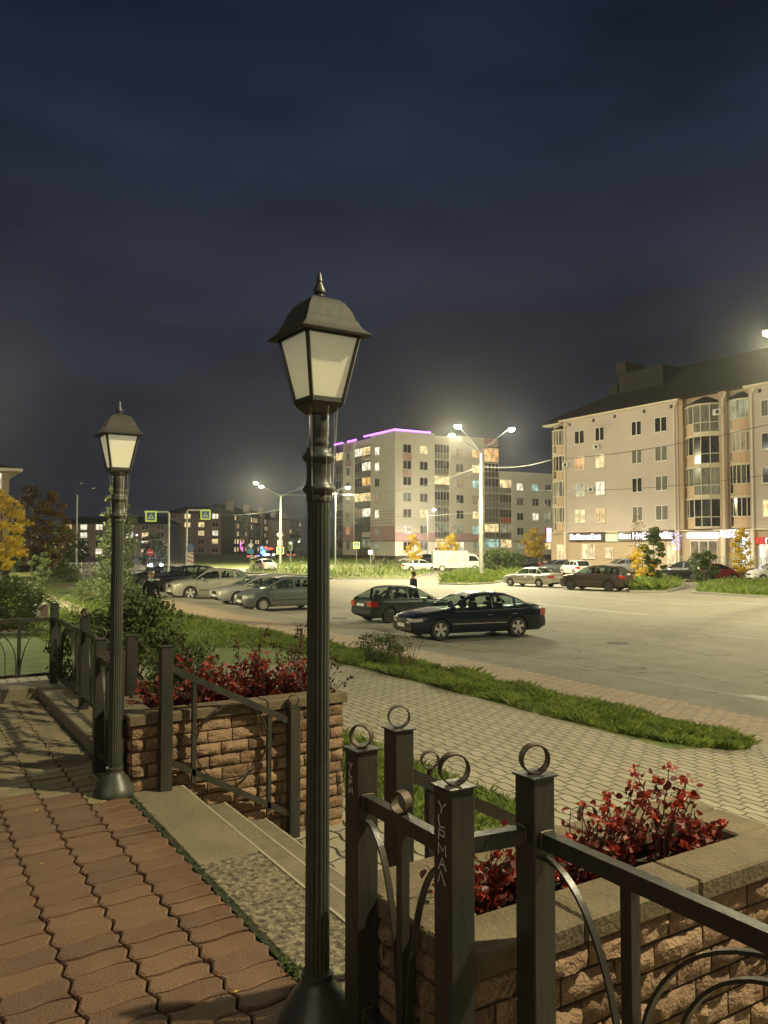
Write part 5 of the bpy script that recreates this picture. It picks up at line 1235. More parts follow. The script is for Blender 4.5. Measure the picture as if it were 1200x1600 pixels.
# cars in the lot by the beige block and in front of the middle block
away('old_sedan', 'white sedan behind the young yellow maple in front of the pale block', 657, 893, P['white'], head=R(-28), detail=False)
away('hatch', 'silver hatchback parked farthest back beside the pale block', 642, 880.5, P['silver'], head=R(150), detail=False)
away('suv', 'black car with raised bonnet line behind the white sedan', 676, 882, P['black'], 'dark', head=R(-28), detail=False)
away('suv', 'black car half hidden behind the green bushes by the street lamp island', 795, 889, P['black'], 'dark', head=R(70), detail=False)
away('suv', 'dark car behind the orange tree by the beige block', 826, 893, P['black'], 'dark', head=R(100), detail=False)
away('compact', 'silver car in the lot just beyond the champagne sedan', 872, 897, P['steel'], head=R(160), detail=False)
away('compact', 'white car with a red tail light in the lot beyond the brown crossover', 899, 899, P['white'], head=R(70), detail=False)
away('suv', 'silver car with dark windows in the lot left of the yellow bush', 972, 897, P['silver'], head=R(160), detail=False)
away('suv', 'black car with an open tailgate beside the round green bush', 1071, 908, P['black'], 'dark', head=R(95), detail=False)
away('compact', 'red car half hidden behind the round green bush', 1118, 908, P['red'], head=R(-30), detail=False)
away('compact', 'white car at the right edge of the picture', 1208, 909, P['white'], head=R(150), detail=False)
away('hatch', 'dark red car in the lot left of the shop doors', 880, 889, P['red'], head=R(60), detail=False)
# traffic far off
q = pd(242, 94); hc_ = car('sedan', 'car with glaring white headlights coming along the avenue at left', q, math.atan2(-q[1], -q[0]) + R(4), P['black'], lights='head', detail=False)
for sg in (-.56, .56):
    b = MB(); b.lathe([(.0, 0), (.13, .01), (.13, .04)], 16, (2.40, sg), axis='x', cz=.70); hl_ = obj('headlamp_bulb', b, emit('bulb', (.9, .95, 1), 120), hc_)
    spot('beam', (2.6, sg, .70), 900, (.9, .95, 1), hc_, size=70, rad=.08, aim=(1, 0, .0), blend=.8)
q = pd(394, 150); car('suv', 'far car with red tail lights waiting beyond the left row', q, math.atan2(q[1], q[0]), P['black'], lights='tail', detail=False)
q = pd(413, 92); car('old_sedan', 'dark car with red tail lights driving off behind the silver crossover', q, math.atan2(q[1], q[0]) + R(20), P['white'], lights='tail', detail=False)
q = pd(455, 175); car('suv', 'farthest car with red tail lights at the end of the avenue', q, math.atan2(q[1], q[0]), P['black'], lights='tail', detail=False)
q = pd(424, 190); car('suv', 'far car with white headlights at the end of the avenue', q, math.atan2(-q[1], -q[0]), P['black'], lights='head', detail=False)
# white delivery van
x, y = atz(716, 893, 0)
v = thing('delivery_van', 'white delivery van with a triangle emblem on its side behind the street lamp island', 'van', (x, y, 0), rz=R(-30))
b = MB(); b.prism([(-2.9, .45), (2.2, .45), (2.75, .50), (2.85, .95), (2.45, 1.15), (2.0, 1.75), (1.7, 1.95), (1.0, 2.05), (.95, 2.35), (-2.95, 2.35)], -1.0, 1.0, axis='y'); obj('body', b, P['white'], v)
b = MB()
for s_ in (-1, 1): b.prism([(1.1, 1.2), (2.2, 1.2), (1.82, 1.72), (1.1, 1.8)], s_ * 1.003 - .004, s_ * 1.003 + .004, axis='y')
b.add([(2.46, -.85, 1.17), (2.46, .85, 1.17), (2.03, .85, 1.74), (2.03, -.85, 1.74)], [(0, 1, 2, 3)]); obj('window', b, M['carglass'], v)
for xx in (-1.9, 1.75):
    for s_ in (-1, 1):
        b = MB(); b.lathe([(.28, -.1), (.36, -.09), (.36, .09), (.28, .1)], 20, (xx, s_ * .92), axis='y', cz=.36); w_ = obj('wheel', b, M['tyre'], v); b = MB(); b.lathe([(.24, s_ * .105), (0, s_ * .11)], 16, (xx, s_ * .92), axis='y', cz=.36); r_ = obj('rim', b, M['rim'], v); r_.parent = w_
b = MB(); e_ = [(-1.2, 1.25), (-.2, 1.25), (-.7, 1.95)]
for i in range(3):
    p1, p2 = e_[i], e_[(i + 1) % 3]; b.strip([(p1[0], -1.004, p1[1]), (p2[0], -1.004, p2[1])], (0, 1, 0), .006, .09)
b.box((-1.1, -1.008, .95), (-.25, -1.001, 1.05)); b.box((.3, -1.008, 1.75), (.9, -1.001, 1.9)); b.box((.3, -1.008, 1.4), (.9, -1.001, 1.46)); b.box((.3, -1.008, 1.2), (.9, -1.001, 1.26)); obj('emblem', b, mat('emblem_orange', (.5, .40, .28), .5, col2=(.55, .45, .33)), v)

# ------------------------------------------------------------------ traffic signs
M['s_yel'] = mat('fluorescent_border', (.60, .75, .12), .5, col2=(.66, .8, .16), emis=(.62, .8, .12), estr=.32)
M['s_blue'] = mat('sign_blue', (.04, .16, .32), .5, col2=(.05, .2, .38))
M['s_white'] = mat('sign_white', (.7, .7, .66), .5, col2=(.62, .62, .58))
M['s_red'] = mat('sign_red', (.45, .03, .02), .5, col2=(.55, .05, .03))
def face_cam(x, y): return math.atan2(y, x) - PI / 2         # rotate local -y towards the viewer side of the street
def ped_sign(root, px_, pz_, s, yel=True, dx=0):
    """square crossing sign centred at local (px_, 0, pz_)"""
    if yel: b = MB(); b.box((px_ - s / 2, -.03, pz_ - s / 2), (px_ + s / 2, 0, pz_ + s / 2), bev=.008); o = obj('sign_panel', b, M['s_yel'], root)
    k = s * (.36 if yel else .46); b = MB(); b.box((px_ - k, -.036, pz_ - k), (px_ + k, -.031 if yel else 0, pz_ + k)); bl = obj('blue_field', b, M['s_blue'], root)
    if yel: bl.parent = o
    t_ = k * .84; b = MB(); b.prism([(px_ - t_, pz_ - t_ * .8), (px_ + t_, pz_ - t_ * .8), (px_, pz_ + t_ * .9)], -.041, -.0365, axis='y'); tr = obj('triangle', b, M['s_white'], root); tr.parent = bl
    b = MB(); y0, y1 = -.045, -.0415; c = (px_, pz_)
    b.prism([(c[0] + t_ * .10 * math.cos(a), c[1] + t_ * .38 + t_ * .10 * math.sin(a)) for a in fr(0, 6.283, 10)[:-1]], y0, y1, axis='y')
    for p1, p2 in (((0, .24), (0, -.2)), ((0, -.2), (-.28, -.62)), ((0, -.2), (.22, -.62)), ((0, .18), (-.25, -.1)), ((0, .18), (.25, -.05))):
        b.strip([(c[0] + p1[0] * t_, (y0 + y1) / 2, c[1] + p1[1] * t_), (c[0] + p2[0] * t_, (y0 + y1) / 2, c[1] + p2[1] * t_)], (0, 1, 0), .003, t_ * .11)
    f_ = obj('walking_figure', b, M['black'], root); f_.parent = tr
def sign_pole(root, h, r=.03, arm=None):
    mm_ = M['white'] if arm else M['pole']
    b = MB(); pts = [(0, .02, 0), (0, .02, h)]
    if arm: pts = [(0, .05, 0), (0, .05, h - .08), (math.copysign(.08, arm), .05, h), (arm, .05, h)]
    b.tube(pts, r, 10); return obj('pole', b, mm_, root, smooth=True)
x, y = pd(79, 78); s_ = thing('traffic_sign', 'yellow bordered crossing sign on a short pole by the dark trees at left', 'traffic sign', (x, y, 0), rz=face_cam(x, y)); sign_pole(s_, 3.1, .04); ped_sign(s_, 0, zp(857, 78), 1.08)
x, y = pd(264, 56); s_ = thing('traffic_sign', 'crossing sign on the left pointing arm of a bent white pole', 'traffic sign', (x, y, 0), rz=face_cam(x, y)); sign_pole(s_, zp(800, 56), .065, -1.7); ped_sign(s_, -1.22, zp(807, 56), .76)
x, y = pd(292, 54); s_ = thing('traffic_sign', 'crossing sign on the right pointing arm of a bent pole, round sign below', 'traffic sign', (x, y, 0), rz=face_cam(x, y)); sign_pole(s_, zp(797, 54), .065, 1.5); ped_sign(s_, 1.22, zp(804, 54), .68)
b = MB(); b.lathe([(.25, 0), (.25, -.02)], 24, (.25, -.02), axis='y', cz=zp(856, 54)); o = obj('round_sign', b, M['s_blue'], s_); b = MB(); c_ = (.25, zp(856, 54)); b.strip([(c_[0] - .15, -.045, c_[1] + .15), (c_[0] + .15, -.045, c_[1] - .15)], (0, 1, 0), .004, .05); o2 = obj('stripe', b, M['s_red'], s_); o2.parent = o
b = MB(); z0 = zp(882, 54); z1 = zp(863, 54); b.box((.02, -.04, z0), (.46, -.02, z1)); o = obj('chevron_board', b, M['s_white'], s_); b = MB()
for k in range(3): zz = z0 + .08 + k * .27; b.prism([(.03, zz + .16), (.45, zz), (.45, zz + .12), (.03, zz + .28 if k < 2 else z1 - .002)], -.045, -.041, axis='y')
o2 = obj('chevron', b, mat('chevron_orange', (.45, .16, .08), .5), s_); o2.parent = o
D_ = math.hypot(*atz(438, 886, 0)); x, y = pd(438, D_ - .5)
s_ = thing('traffic_sign', 'diamond, arrow and crossing signs stacked on the tall pale lamp pole', 'traffic sign', (x, y, 0), rz=face_cam(x, y)); b = MB(); b.box((-.03, .0, zp(878, D_)), (.03, .05, zp(824, D_))); obj('bracket', b, M['pole'], s_)
c_ = zp(835.5, D_); b = MB(); b.prism([(-.52, c_), (0, c_ - .52), (.52, c_), (0, c_ + .52)], -.03, -.005, axis='y'); o = obj('diamond_sign', b, M['s_white'], s_); b = MB(); b.prism([(-.33, c_), (0, c_ - .33), (.33, c_), (0, c_ + .33)], -.036, -.031, axis='y'); o2 = obj('yellow_field', b, mat('sign_yellow', (.5, .42, .1), .5), s_); o2.parent = o
c_ = zp(848, D_); b = MB(); b.box((-.35, -.03, c_ - .38), (.35, -.005, c_ + .36)); o = obj('arrow_sign', b, M['s_white'], s_); b = MB(); b.strip([(-.05, -.035, c_ - .3), (-.05, -.035, c_ - .05), (.2, -.035, c_ + .2)], (0, 1, 0), .004, .09); o2 = obj('arrow', b, M['black'], s_); o2.parent = o
ped_sign(s_, 0, zp(860, D_), 1.0, True)
x, y = pd(392, 88); s_ = thing('traffic_sign', 'small diamond sign above a blue sign on the verge left of the pale lamp pole', 'traffic sign', (x, y, 0), rz=face_cam(x, y)); sign_pole(s_, zp(849, 88), .035)
c_ = zp(852, 88); b = MB(); b.prism([(-.32, c_), (0, c_ - .32), (.32, c_), (0, c_ + .32)], -.03, -.005, axis='y'); obj('diamond_sign', b, M['s_white'], s_)
b = MB(); c_ = zp(861, 88); b.box((-.4, -.03, c_ - .28), (.35, -.005, c_ + .25), bev=.01); obj('blue_sign', b, M['s_blue'], s_)
x, y = pd(235, 70); s_ = thing('traffic_sign', 'round red no entry sign on a thin pole above the glaring headlights', 'traffic sign', (x, y, 0), rz=face_cam(x, y)); sign_pole(s_, zp(857, 70), .03)
b = MB(); c_ = zp(863, 70); b.lathe([(.32, 0), (.32, -.02)], 20, (0, -.02), axis='y', cz=c_); o = obj('red_disc', b, M['s_red'], s_); b = MB(); b.box((-.2, -.046, c_ - .05), (.2, -.041, c_ + .05)); o2 = obj('white_bar', b, M['s_white'], s_); o2.parent = o
x, y = pd(557, 112); s_ = thing('traffic_sign', 'small crossing sign on a pole left of the pale block entrance', 'traffic sign', (x, y, 0), rz=face_cam(x, y)); sign_pole(s_, zp(846, 112), .04); ped_sign(s_, 0, zp(852, 112), .95)
x, y = pd(579, 96); s_ = thing('light_box', 'small white lit box on a pole in front of the pale block', 'light box', (x, y, 0), rz=face_cam(x, y)); sign_pole(s_, zp(863, 96), .04)
b = MB(); c_ = zp(863, 96); b.box((-.27, -.08, c_ - .24), (.27, .08, c_ + .24), bev=.02); obj('lit_box', b, emit('box_light', (1, .95, .7), 1.5), s_)
x, y = pd(454, 92); s_ = thing('traffic_light', 'traffic light with a pale face right of the tall pale lamp pole', 'traffic light', (x, y, 0), rz=face_cam(x, y)); sign_pole(s_, zp(846, 92), .05)
b = MB(); c_ = zp(853, 92); b.box((-.22, -.15, c_ - .5), (.22, .0, c_ + .5), bev=.03); o = obj('housing', b, mat('signal_housing', (.30, .34, .22), .6), s_)
for k in range(3): b = MB(); b.lathe([(.12, 0), (.12, -.03)], 14, (0, -.15), axis='y', cz=c_ + .3 - .3 * k); o2 = obj('lens', b, M['black'] if k else emit('signal_white', (.9, 1, .7), 1.2), s_); o2.parent = o
# far shop lights at the end of the avenue
for px, py, m_, w_, h_, lb_ in ((408, 862, 'e_blue', 3.0, 3.4, 'blue glowing shop sign at the end of the avenue'), (416, 868, 'e_white', 1.8, 1.4, 'white glowing shop window at the end of the avenue'), (421, 857, 'e_red', 2.2, .8, 'red glowing shop sign at the end of the avenue'), (378, 855, 'e_pink', .8, 2.4, 'pink glowing sign strip on the gabled block')):
    x, y = pd(px, 225); b = MB(); z_ = zp(py, 225); rg = random.Random(px)
    for k in range(7): u_, v_ = rg.uniform(-w_ / 2, w_ / 2), rg.uniform(-h_ / 2, h_ / 2); b.box((u_ - w_ * .13, -.1, v_ - h_ * .13), (u_ + w_ * .13, .1, v_ + h_ * .13))
    o = obj('shop_sign', b, M[m_]); o.location = (x, y, z_); o.rotation_euler = (0, 0, face_cam(x, y)); tag(o, lb_, 'shop sign')
x, y = pd(858, 138); b = MB(); b.box((-.5, -.2, -1.2), (.5, .2, 1.2), bev=.1); o = obj('shop_sign', b, M['e_pink']); o.location = (x, y, zp(836, 138)); tag(o, 'pink glowing sign in the gap left of the beige block', 'shop sign')
# wires
def wire(p, q, sag, label, r=.018):
    pts = [(p[0] + (q[0] - p[0]) * t, p[1] + (q[1] - p[1]) * t, p[2] + (q[2] - p[2]) * t - sag * 4 * t * (1 - t)) for t in fr(0, 1, 24)]
    b = MB(); b.tube(pts, r, 4); tag(obj('overhead_wire', b, M['wire'] if 'pale' not in label else M['pole']), label, 'wire')
def w3(px, py, d): q = pd(px, d); return (q[0], q[1], zp(py, d))
wire(w3(757, 729, 70), w3(862, 718, 62), .3, 'pale overhead wire from the right lamp pole to the beige block', .016)
wire(w3(862, 718, 62), w3(1290, 640, 50), .5, 'dark overhead wire crossing the beige block facade')
wire(w3(520, 772, 96), w3(752, 728, 70), .9, 'dark overhead wire crossing the pale seven storey block')
wire(w3(438, 773, 84), w3(528, 771, 94), .1, 'pale cross wire between the tall pale lamp and the thin lamp', .03)
wire(w3(330, 801, 150), w3(438, 796, 85), .5, 'pale overhead wire running left from the tall pale lamp', .03)
wire(w3(438, 806, 85), w3(760, 800, 78), .3, 'lower dark overhead wire across the pale block')
wire(w3(845, 766, 70), w3(1290, 728, 50), .5, 'lower dark overhead wire crossing the beige block facade')

# ------------------------------------------------------------------ vegetation
def rand_in(rg):
    while True:
        p = (rg.uniform(-1, 1), rg.uniform(-1, 1), rg.uniform(-1, 1)); d = p[0] ** 2 + p[1] ** 2 + p[2] ** 2
        if d < 1: return p, math.sqrt(d)
def crown(b, clumps, size, rg, shell=.35):
    for (cx, cyy, cz, rx, ry, rz, n) in clumps:
        for _ in range(n):
            p, d = rand_in(rg)
            if d < shell and rg.random() < .7: continue
            k = 1 + rg.gauss(0, .10)
            b.leaf((cx + p[0] * rx * k, cyy + p[1] * ry * k, cz + p[2] * rz * k), size * rg.uniform(.6, 1.35))
def tree(name, label, x, y, z, h, r, leaf, size, seed, n=2600, shape='round', trunk=.28, tr=.07, cat='tree', nclump=26, group=None, dens=1):
    rg = random.Random(seed); random.seed(seed)
    t = thing(name, label, cat, (x, y, z), group=group); z0 = h * trunk
    b = MB(); pts = [(0, 0, -.1)]
    for i in range(1, 7): pts.append((rg.gauss(0, .02) * h * .2, rg.gauss(0, .02) * h * .2, h * .92 * i / 6))
    b.tube(pts, [tr * (1 - .8 * i / 6) for i in range(7)], 7)
    cl = []
    for k in range(nclump):
        u = (k + rg.random()) / nclump; zz = z0 + (h - z0) * u
        if shape == 'cone': rr = r * (1 - u) ** .8 + .06 * r
        elif shape == 'column': rr = r * (1 - abs(2 * u - .9) ** 2.5 * .75)
        else: rr = r * math.sqrt(max(.08, 1 - (2 * u - 1) ** 2 * .95))
        a = k * 2.4 + rg.gauss(0, .4); dd = rr * rg.uniform(.35, .95)
        cx, cyy = dd * math.cos(a), dd * math.sin(a); cs = r * rg.uniform(.24, .42) * (1 if shape != 'cone' else .5 + .7 * (1 - u))
        cl.append((cx, cyy, zz, cs, cs, cs * rg.uniform(.5, .8), int(n / nclump * rg.uniform(.5, 1.5))))
        zb_ = max(z0 * .7, zz - .25 * r - dd * .5); b.tube([(0, 0, zb_), (cx * .5, cyy * .5, (zb_ + zz) / 2 + .05 * r), (cx, cyy, zz)], [tr * .35 * (1 - u * .6), tr * .22 * (1 - u * .6), tr * .08], 4)
    obj('trunk', b, M['bark'], t, smooth=True)
    f_ = MB(); crown(f_, cl, size, rg); obj('crown', f_, M[leaf], t)
    return t
def shrub(name, label, x, y, z, h, r, nst, leaf, size, seed, per=26, flower=0, spread=1, stem='stem', low=.1, cat='shrub', group=None, loc=None):
    rg = random.Random(seed); random.seed(seed)
    t = thing(name, label, cat, (x, y, z), group=group); b = MB(); f_ = MB(); fl = MB()
    for i in range(nst):
        a = rg.uniform(0, 6.283); hh = h * rg.uniform(.45, 1); lean = r * rg.uniform(.1, 1) ** .6 * spread; bx, by = rg.gauss(0, r * .22), rg.gauss(0, r * .15)
        pts = [(bx + lean * math.cos(a) * u ** 1.3 + rg.gauss(0, .006), by + lean * math.sin(a) * u ** 1.3 * .8 + rg.gauss(0, .006), hh * u) for u in fr(0, 1, 7)]
        b.tube(pts, [.006 * (1 - .7 * u) for u in fr(0, 1, 7)], 4)
        for _ in range(per):
            u = rg.uniform(low, 1.0) * 6.999; k = int(u); w = u - k; p = [pts[k][q] * (1 - w) + pts[k + 1][q] * w for q in range(3)]
            s_ = size * rg.uniform(.55, 1.25); f_.leaf2((p[0] + rg.gauss(0, size * .7), p[1] + rg.gauss(0, size * .7), p[2] + rg.gauss(0, size * .5)), s_, asp=.75)
        if flower and rg.random() < flower:
            for _ in range(9):
                q = pts[-1]; fl.leaf2((q[0] + rg.gauss(0, .010), q[1] + rg.gauss(0, .010), q[2] + rg.gauss(.005, .008)), .020, asp=.9)
    obj('stems', b, M[stem], t); obj('leaves', f_, M[leaf], t, smooth=True, ang=80)
    if fl.v: tag(obj('flowers', fl, M['petal'], t), kind='stuff')
    return t
def at_gnd(px, d): q = pd(px, d); return q[0], q[1], G(*q)
# left side
x, y, z = at_gnd(2, 50); tree('maple_tree', 'bright yellow maple tree at the left edge', x, y, z, 6.0, 1.5, 'leaf_yellow', .26, 21, 3600, trunk=.22, tr=.10)
x, y, z = at_gnd(50, 76); tree('tree', 'tall dark brown tree behind the yellow maple', x, y, z, 8.2, 2.1, 'leaf_brown', .30, 22, 3600, 'column', .08, .14)
x, y, z = at_gnd(82, 72); tree('tree', 'orange brown conical tree above the yellow bordered crossing sign', x, y, z, 7.6, 1.6, 'leaf_orange', .24, 23, 3600, 'column', .06, .12)
x, y, z = at_gnd(96, 80); tree('tree', 'low dark olive tree right of the orange brown tree', x, y, z, 5.2, 1.7, 'leaf', .25, 24, 2400, 'round', .06, .1)
x, y, z = at_gnd(40, 84); tree('tree', 'low dark tree filling the gap behind the yellow maple', x, y, z, 4.6, 2.6, 'leaf_dark', .32, 25, 2200, 'round', .04, .1)
x, y, z = at_gnd(184, 30); tree('larch_tree', 'young pale green larch with a ragged cone behind the small lantern post', x, y, z, 5.35, 1.0, 'leaf_pale', .12, 26, 3600, 'cone', .10, .05, nclump=64)
x, y, z = at_gnd(64, 44); tree('sapling', 'slim young tree with a thin trunk in front of the crossing sign', x, y, z, 2.35, .62, 'leaf_pale', .13, 27, 1100, 'round', .30, .025, nclump=14)
x, y, z = at_gnd(240, 105); tree('tree', 'dark round tree behind the glaring headlights', x, y, z, 4.2, 2.0, 'leaf_dark', .4, 28, 1500, 'round', .05, .12)
x, y, z = at_gnd(118, 110); tree('tree', 'black round tree under the unlit street lamp', x, y, z, 3.6, 2.3, 'leaf_dark', .4, 29, 1500, 'round', .05, .12)
x, y, z = at_gnd(14, 22); tree('bush', 'broad green bush at the left edge beyond the fence', x, y, z, 1.35, 1.15, 'leaf', .09, 30, 5200, 'round', .04, .03, 'bush', 34)
x, y, z = at_gnd(30, 26); tree('bush', 'pale green bush just behind the broad green bush at left', x, y, z, 1.25, .95, 'leaf_pale', .09, 31, 3000, 'round', .04, .03, 'bush', 24)
for i, (px, d, h, r, lf, lb) in enumerate(((150, 40, 1.0, 1.3, 'leaf_pale', 'low yellowish bush left of the larch'), (195, 36, 1.0, 1.1, 'leaf', 'low green bush at the foot of the larch'), (110, 62, 1.1, 1.8, 'leaf', 'low bush below the crossing sign at left'), (170, 58, 1.1, 2.0, 'leaf_pale', 'low pale bush in front of the white railing'))):
    x, y, z = at_gnd(px, d); tree('bush', lb, x, y, z, h, r, lf, .12, 40 + i, 2000, 'round', .04, .03, 'bush', 22)
# big bush beside the far planter
random.seed(5)
tree('bush', 'large leafy green bush behind the far fence and the small lantern post', 2.2, 8.5, .85, 1.52, .56, 'leaf', .062, 50, 7500, 'round', .06, .03, 'bush', 70)
tree('bush', 'lower green bush tucked between the far brick planter and the large bush', 2.35, 7.3, .85, 1.12, .45, 'leaf', .055, 51, 3600, 'round', .06, .02, 'bush', 40)
tree('bush', 'small green bush low against the corner of the far fence', 1.98, 9.6, .9, 1.25, .5, 'leaf', .06, 52, 2600, 'round', .06, .02, 'bush', 24)
# red shrubs in the far planter
FAR = ((1.62, .34, 'red shrub at the left end of the far planter', 'leaf_red', 24, .034), (1.90, .42, 'second red shrub from the left in the far planter', 'leaf_red', 34, .036), (2.17, .40, 'middle red shrub of the far planter', 'leaf_red', 36, .036), (2.45, .44, 'fourth red shrub from the left in the far planter', 'leaf_red', 36, .036), (2.72, .38, 'red shrub at the right end of the far planter', 'leaf_red', 34, .036))
for i, (xx, h, lb, lf, n_, sz) in enumerate(FAR):
    shrub('barberry_shrub', lb, xx, 5.76, 1.69, h, .20, n_, lf, sz, 60 + i, per=20, flower=.12, low=.05)
for i, (xx, yy, h, lb) in enumerate(((1.85, 5.88, .72, 'tall loose wine coloured stems at the left of the far planter'), (2.35, 5.90, .66, 'tall loose wine coloured stems in the middle of the far planter'), (2.70, 5.88, .80, 'tall loose wine coloured stems left of the large lantern post'), (2.86, 5.60, .50, 'drooping dark leafy stems over the right end of the far planter'))):
    shrub('barberry_shrub', lb, xx, yy, 1.69, h, .26 if i < 3 else .36, 8, 'leaf_wine', .026, 70 + i, per=26, low=.3)
x, y, z = 8.9, 14.6, G(8.9, 14.6); tree('bush', 'dark bush on the grass strip right of the large lantern post', x, y, z, .62, .55, 'leaf', .05, 80, 2400, 'round', .05, .02, 'bush', 24); shrub('weed_stems', 'tall reddish weed stems beside the dark bush on the grass strip', x + .35, y - .5, z, .85, .4, 12, 'leaf_wine', .035, 81, per=18)
shrub('weed_stems', 'thin weed stems on the grass strip left of the large lantern post', 8.3, 17.2, G(8.3, 17.2), .8, .5, 10, 'leaf_wine', .035, 82, per=14)
# red flowering plants in the near planter
NEAR = ((1.62, 2.09, .30, .15, 22, .25, 'red leaved plant at the left end of the near planter'), (1.88, 2.10, .26, .15, 22, .3, 'red leaved plant behind the ringed post of the near planter'), (2.12, 2.13, .36, .16, 13, .7, 'red flowering plant left of the bare soil in the near planter'),
        (2.30, 2.13, .40, .15, 11, .8, 'tall red flowering plant beside the bare soil in the near planter'), (2.56, 2.12, .44, .14, 9, .8, 'tallest thin stemmed red flowering plant of the near planter'), (2.72, 2.10, .22, .12, 20, .4, 'low red plant at the right end of the near planter'))
for i, (xx, yy, h, r, n_, fl_, lb) in enumerate(NEAR):
    shrub('barberry_plant', lb, xx, yy, 1.69, h, r, n_ + 1, 'leaf_red', .031, 90 + i, per=20, flower=fl_, low=.10)
# trees of the far side
for (nm, lb, px, py, h, r, lf, sz, n_, shp, trk, tr_) in (
    ('maple_tree', 'slim young yellow maple in front of the pale block corner', 646, 893, 4.0, .95, 'leaf_yellow', .24, 1100, 'column', .25, .05),
    ('maple_tree', 'young yellow maple left of the white delivery van', 705, 893, 4.1, 1.15, 'leaf_yellow', .25, 1500, 'column', .25, .05),
    ('tree', 'yellow orange tree left of the beige block', 836, 889, 4.9, 1.9, 'leaf_yellow', .27, 2600, 'round', .15, .08),
    ('tree', 'slim dark green tree in front of the white shop letters', 926, 893, 6.2, 1.9, 'leaf', .28, 2200, 'cone', .12, .08),
    ('bush', 'yellow bush beside the green tree on the verge', 1004, 914, 2.9, .95, 'leaf_yellow', .18, 1700, 'round', .06, .04),
    ('tree', 'leafy green tree right of the yellow bush on the verge', 1022, 914, 4.1, 1.0, 'leaf', .19, 2400, 'column', .12, .05),
    ('tree', 'thin bare orange tree above the yellow bush', 994, 905, 5.4, 1.1, 'leaf_orange', .16, 420, 'column', .2, .05),
    ('bush', 'round dark green bush in front of the red car', 1101, 912, 2.45, 1.15, 'leaf', .18, 2800, 'round', .06, .04),
    ('maple_tree', 'thin yellow maple at the right end of the verge', 1160, 913, 4.2, .85, 'leaf_yellow', .20, 1500, 'column', .18, .05),
    ('bush', 'dark green bushes around the foot of the right street lamp', 778, 897, 2.5, 1.5, 'leaf', .22, 2600, 'round', .05, .04),
    ('bush', 'lower green bush right of the street lamp island', 800, 894, 2.0, 1.4, 'leaf', .22, 1900, 'round', .05, .04)):
    x, y = atz(px, py, 0); tree(nm, lb, x, y, 0, h, r, lf, sz, px, n_, shp, trk, tr_, 'bush' if nm == 'bush' else 'tree', 22)

# ------------------------------------------------------------------ grass
def blades(b, n, sampler, zf, h, rg, w=.006, clump=None):
    for _ in range(n):
        x, y, k = sampler(rg)
        z = zf(x, y); hh = h * k * rg.uniform(.5, 1.25); a = rg.uniform(0, 6.283); ca, sa = math.cos(a), math.sin(a)
        lx, ly = rg.gauss(0, .55) * hh, rg.gauss(0, .55) * hh; b.rv = rg.random()
        b.add([(x - ca * w, y - sa * w, z - .01), (x + ca * w, y + sa * w, z - .01), (x + lx * .35 + ca * w * .7, y + ly * .35 + sa * w * .7, z + hh * .6), (x + lx, y + ly, z + hh)], [(0, 1, 2), (0, 2, 3)])
def hump(x, y, s_=.5): return .5 + .5 * math.sin(x * 3.1 + 1.3 * math.sin(y * 2.3)) * math.sin(y * 1.9 + .7 * math.cos(x * 4.1))
rg = random.Random(44)
def strip_s(rg):
    while True:
        y = 6.3 + 16.5 * rg.random() ** 1.3; c_ = 9.05; hw_ = .92 * min(1, math.sqrt(max(0, (y - 6.25) / 1.3))) + .06 * math.sin(y * 3); x = c_ + rg.uniform(-1, 1) * hw_
        k = .35 + 1.7 * hump(x, y) * hump(x * 2.3 + 5, y * 1.7) + rg.random() * .3 + (.35 if abs(x - c_) > hw_ * .75 else 0)
        if hump(x * 1.7 + 2, y * 2.2 + 1) < .16 and rg.random() < .8: continue
        return x, y, k
b = MB(); blades(b, 72000, strip_s, lambda x, y: G(x, y), .082, rg, .0055); tag(obj('grass', b, M['grass']), 'long shaggy grass on the strip between plaza and pavement', 'grass', kind='stuff')
b = MB(); blades(b, 5000, lambda r: (r.uniform(3.35, 4.44), r.uniform(4.7, 8.4), 1), lambda x, y: G(x, y), .07, rg, .005); tag(obj('grass', b, M['grass']), 'short grass of the small lawn beside the stairs', 'grass', kind='stuff')
b = MB(); blades(b, 20000, lambda r: (r.uniform(-3.5, 1.3), r.uniform(9.9, 17.5), .6 + .6 * r.random()), lambda x, y: G(x, y), .07, rg, .006); tag(obj('grass', b, M['grass']), 'lawn grass beyond the far terrace fence', 'grass', kind='stuff')
b = MB(); blades(b, 22000, lambda r: (lambda y: (r.uniform(8.1, 9.9) if r.random() < .5 else r.uniform(3, 8.1), y, .7 + .6 * r.random()))(18 + 26 * r.random() ** 1.2), lambda x, y: G(x, y), .13, rg, .012); tag(obj('grass', b, M['grass']), 'patchy grass on the lawns in front of the left row of cars', 'grass', kind='stuff')
b = MB(); blades(b, 12000, lambda r: (r.uniform(-30, 8), r.uniform(24, 62), .5 + r.random()), lambda x, y: G(x, y), .22, rg, .025); tag(obj('grass', b, M['grass']), 'rough grass across the lawns at left', 'grass', kind='stuff')
def poly_s(poly):
    xs = [p[0] for p in poly]; ys = [p[1] for p in poly]
    def f_(r):
        while True:
            x, y = r.uniform(min(xs), max(xs)), r.uniform(min(ys), max(ys)); c_ = False; j = len(poly) - 1
            for i in range(len(poly)):
                if (ys[i] > y) != (ys[j] > y) and x < (xs[j] - xs[i]) * (y - ys[i]) / (ys[j] - ys[i]) + xs[i]: c_ = not c_
                j = i
            if c_: return x, y, .3 + hump(x * .4, y * .4) + .4 * r.random()
    return f_
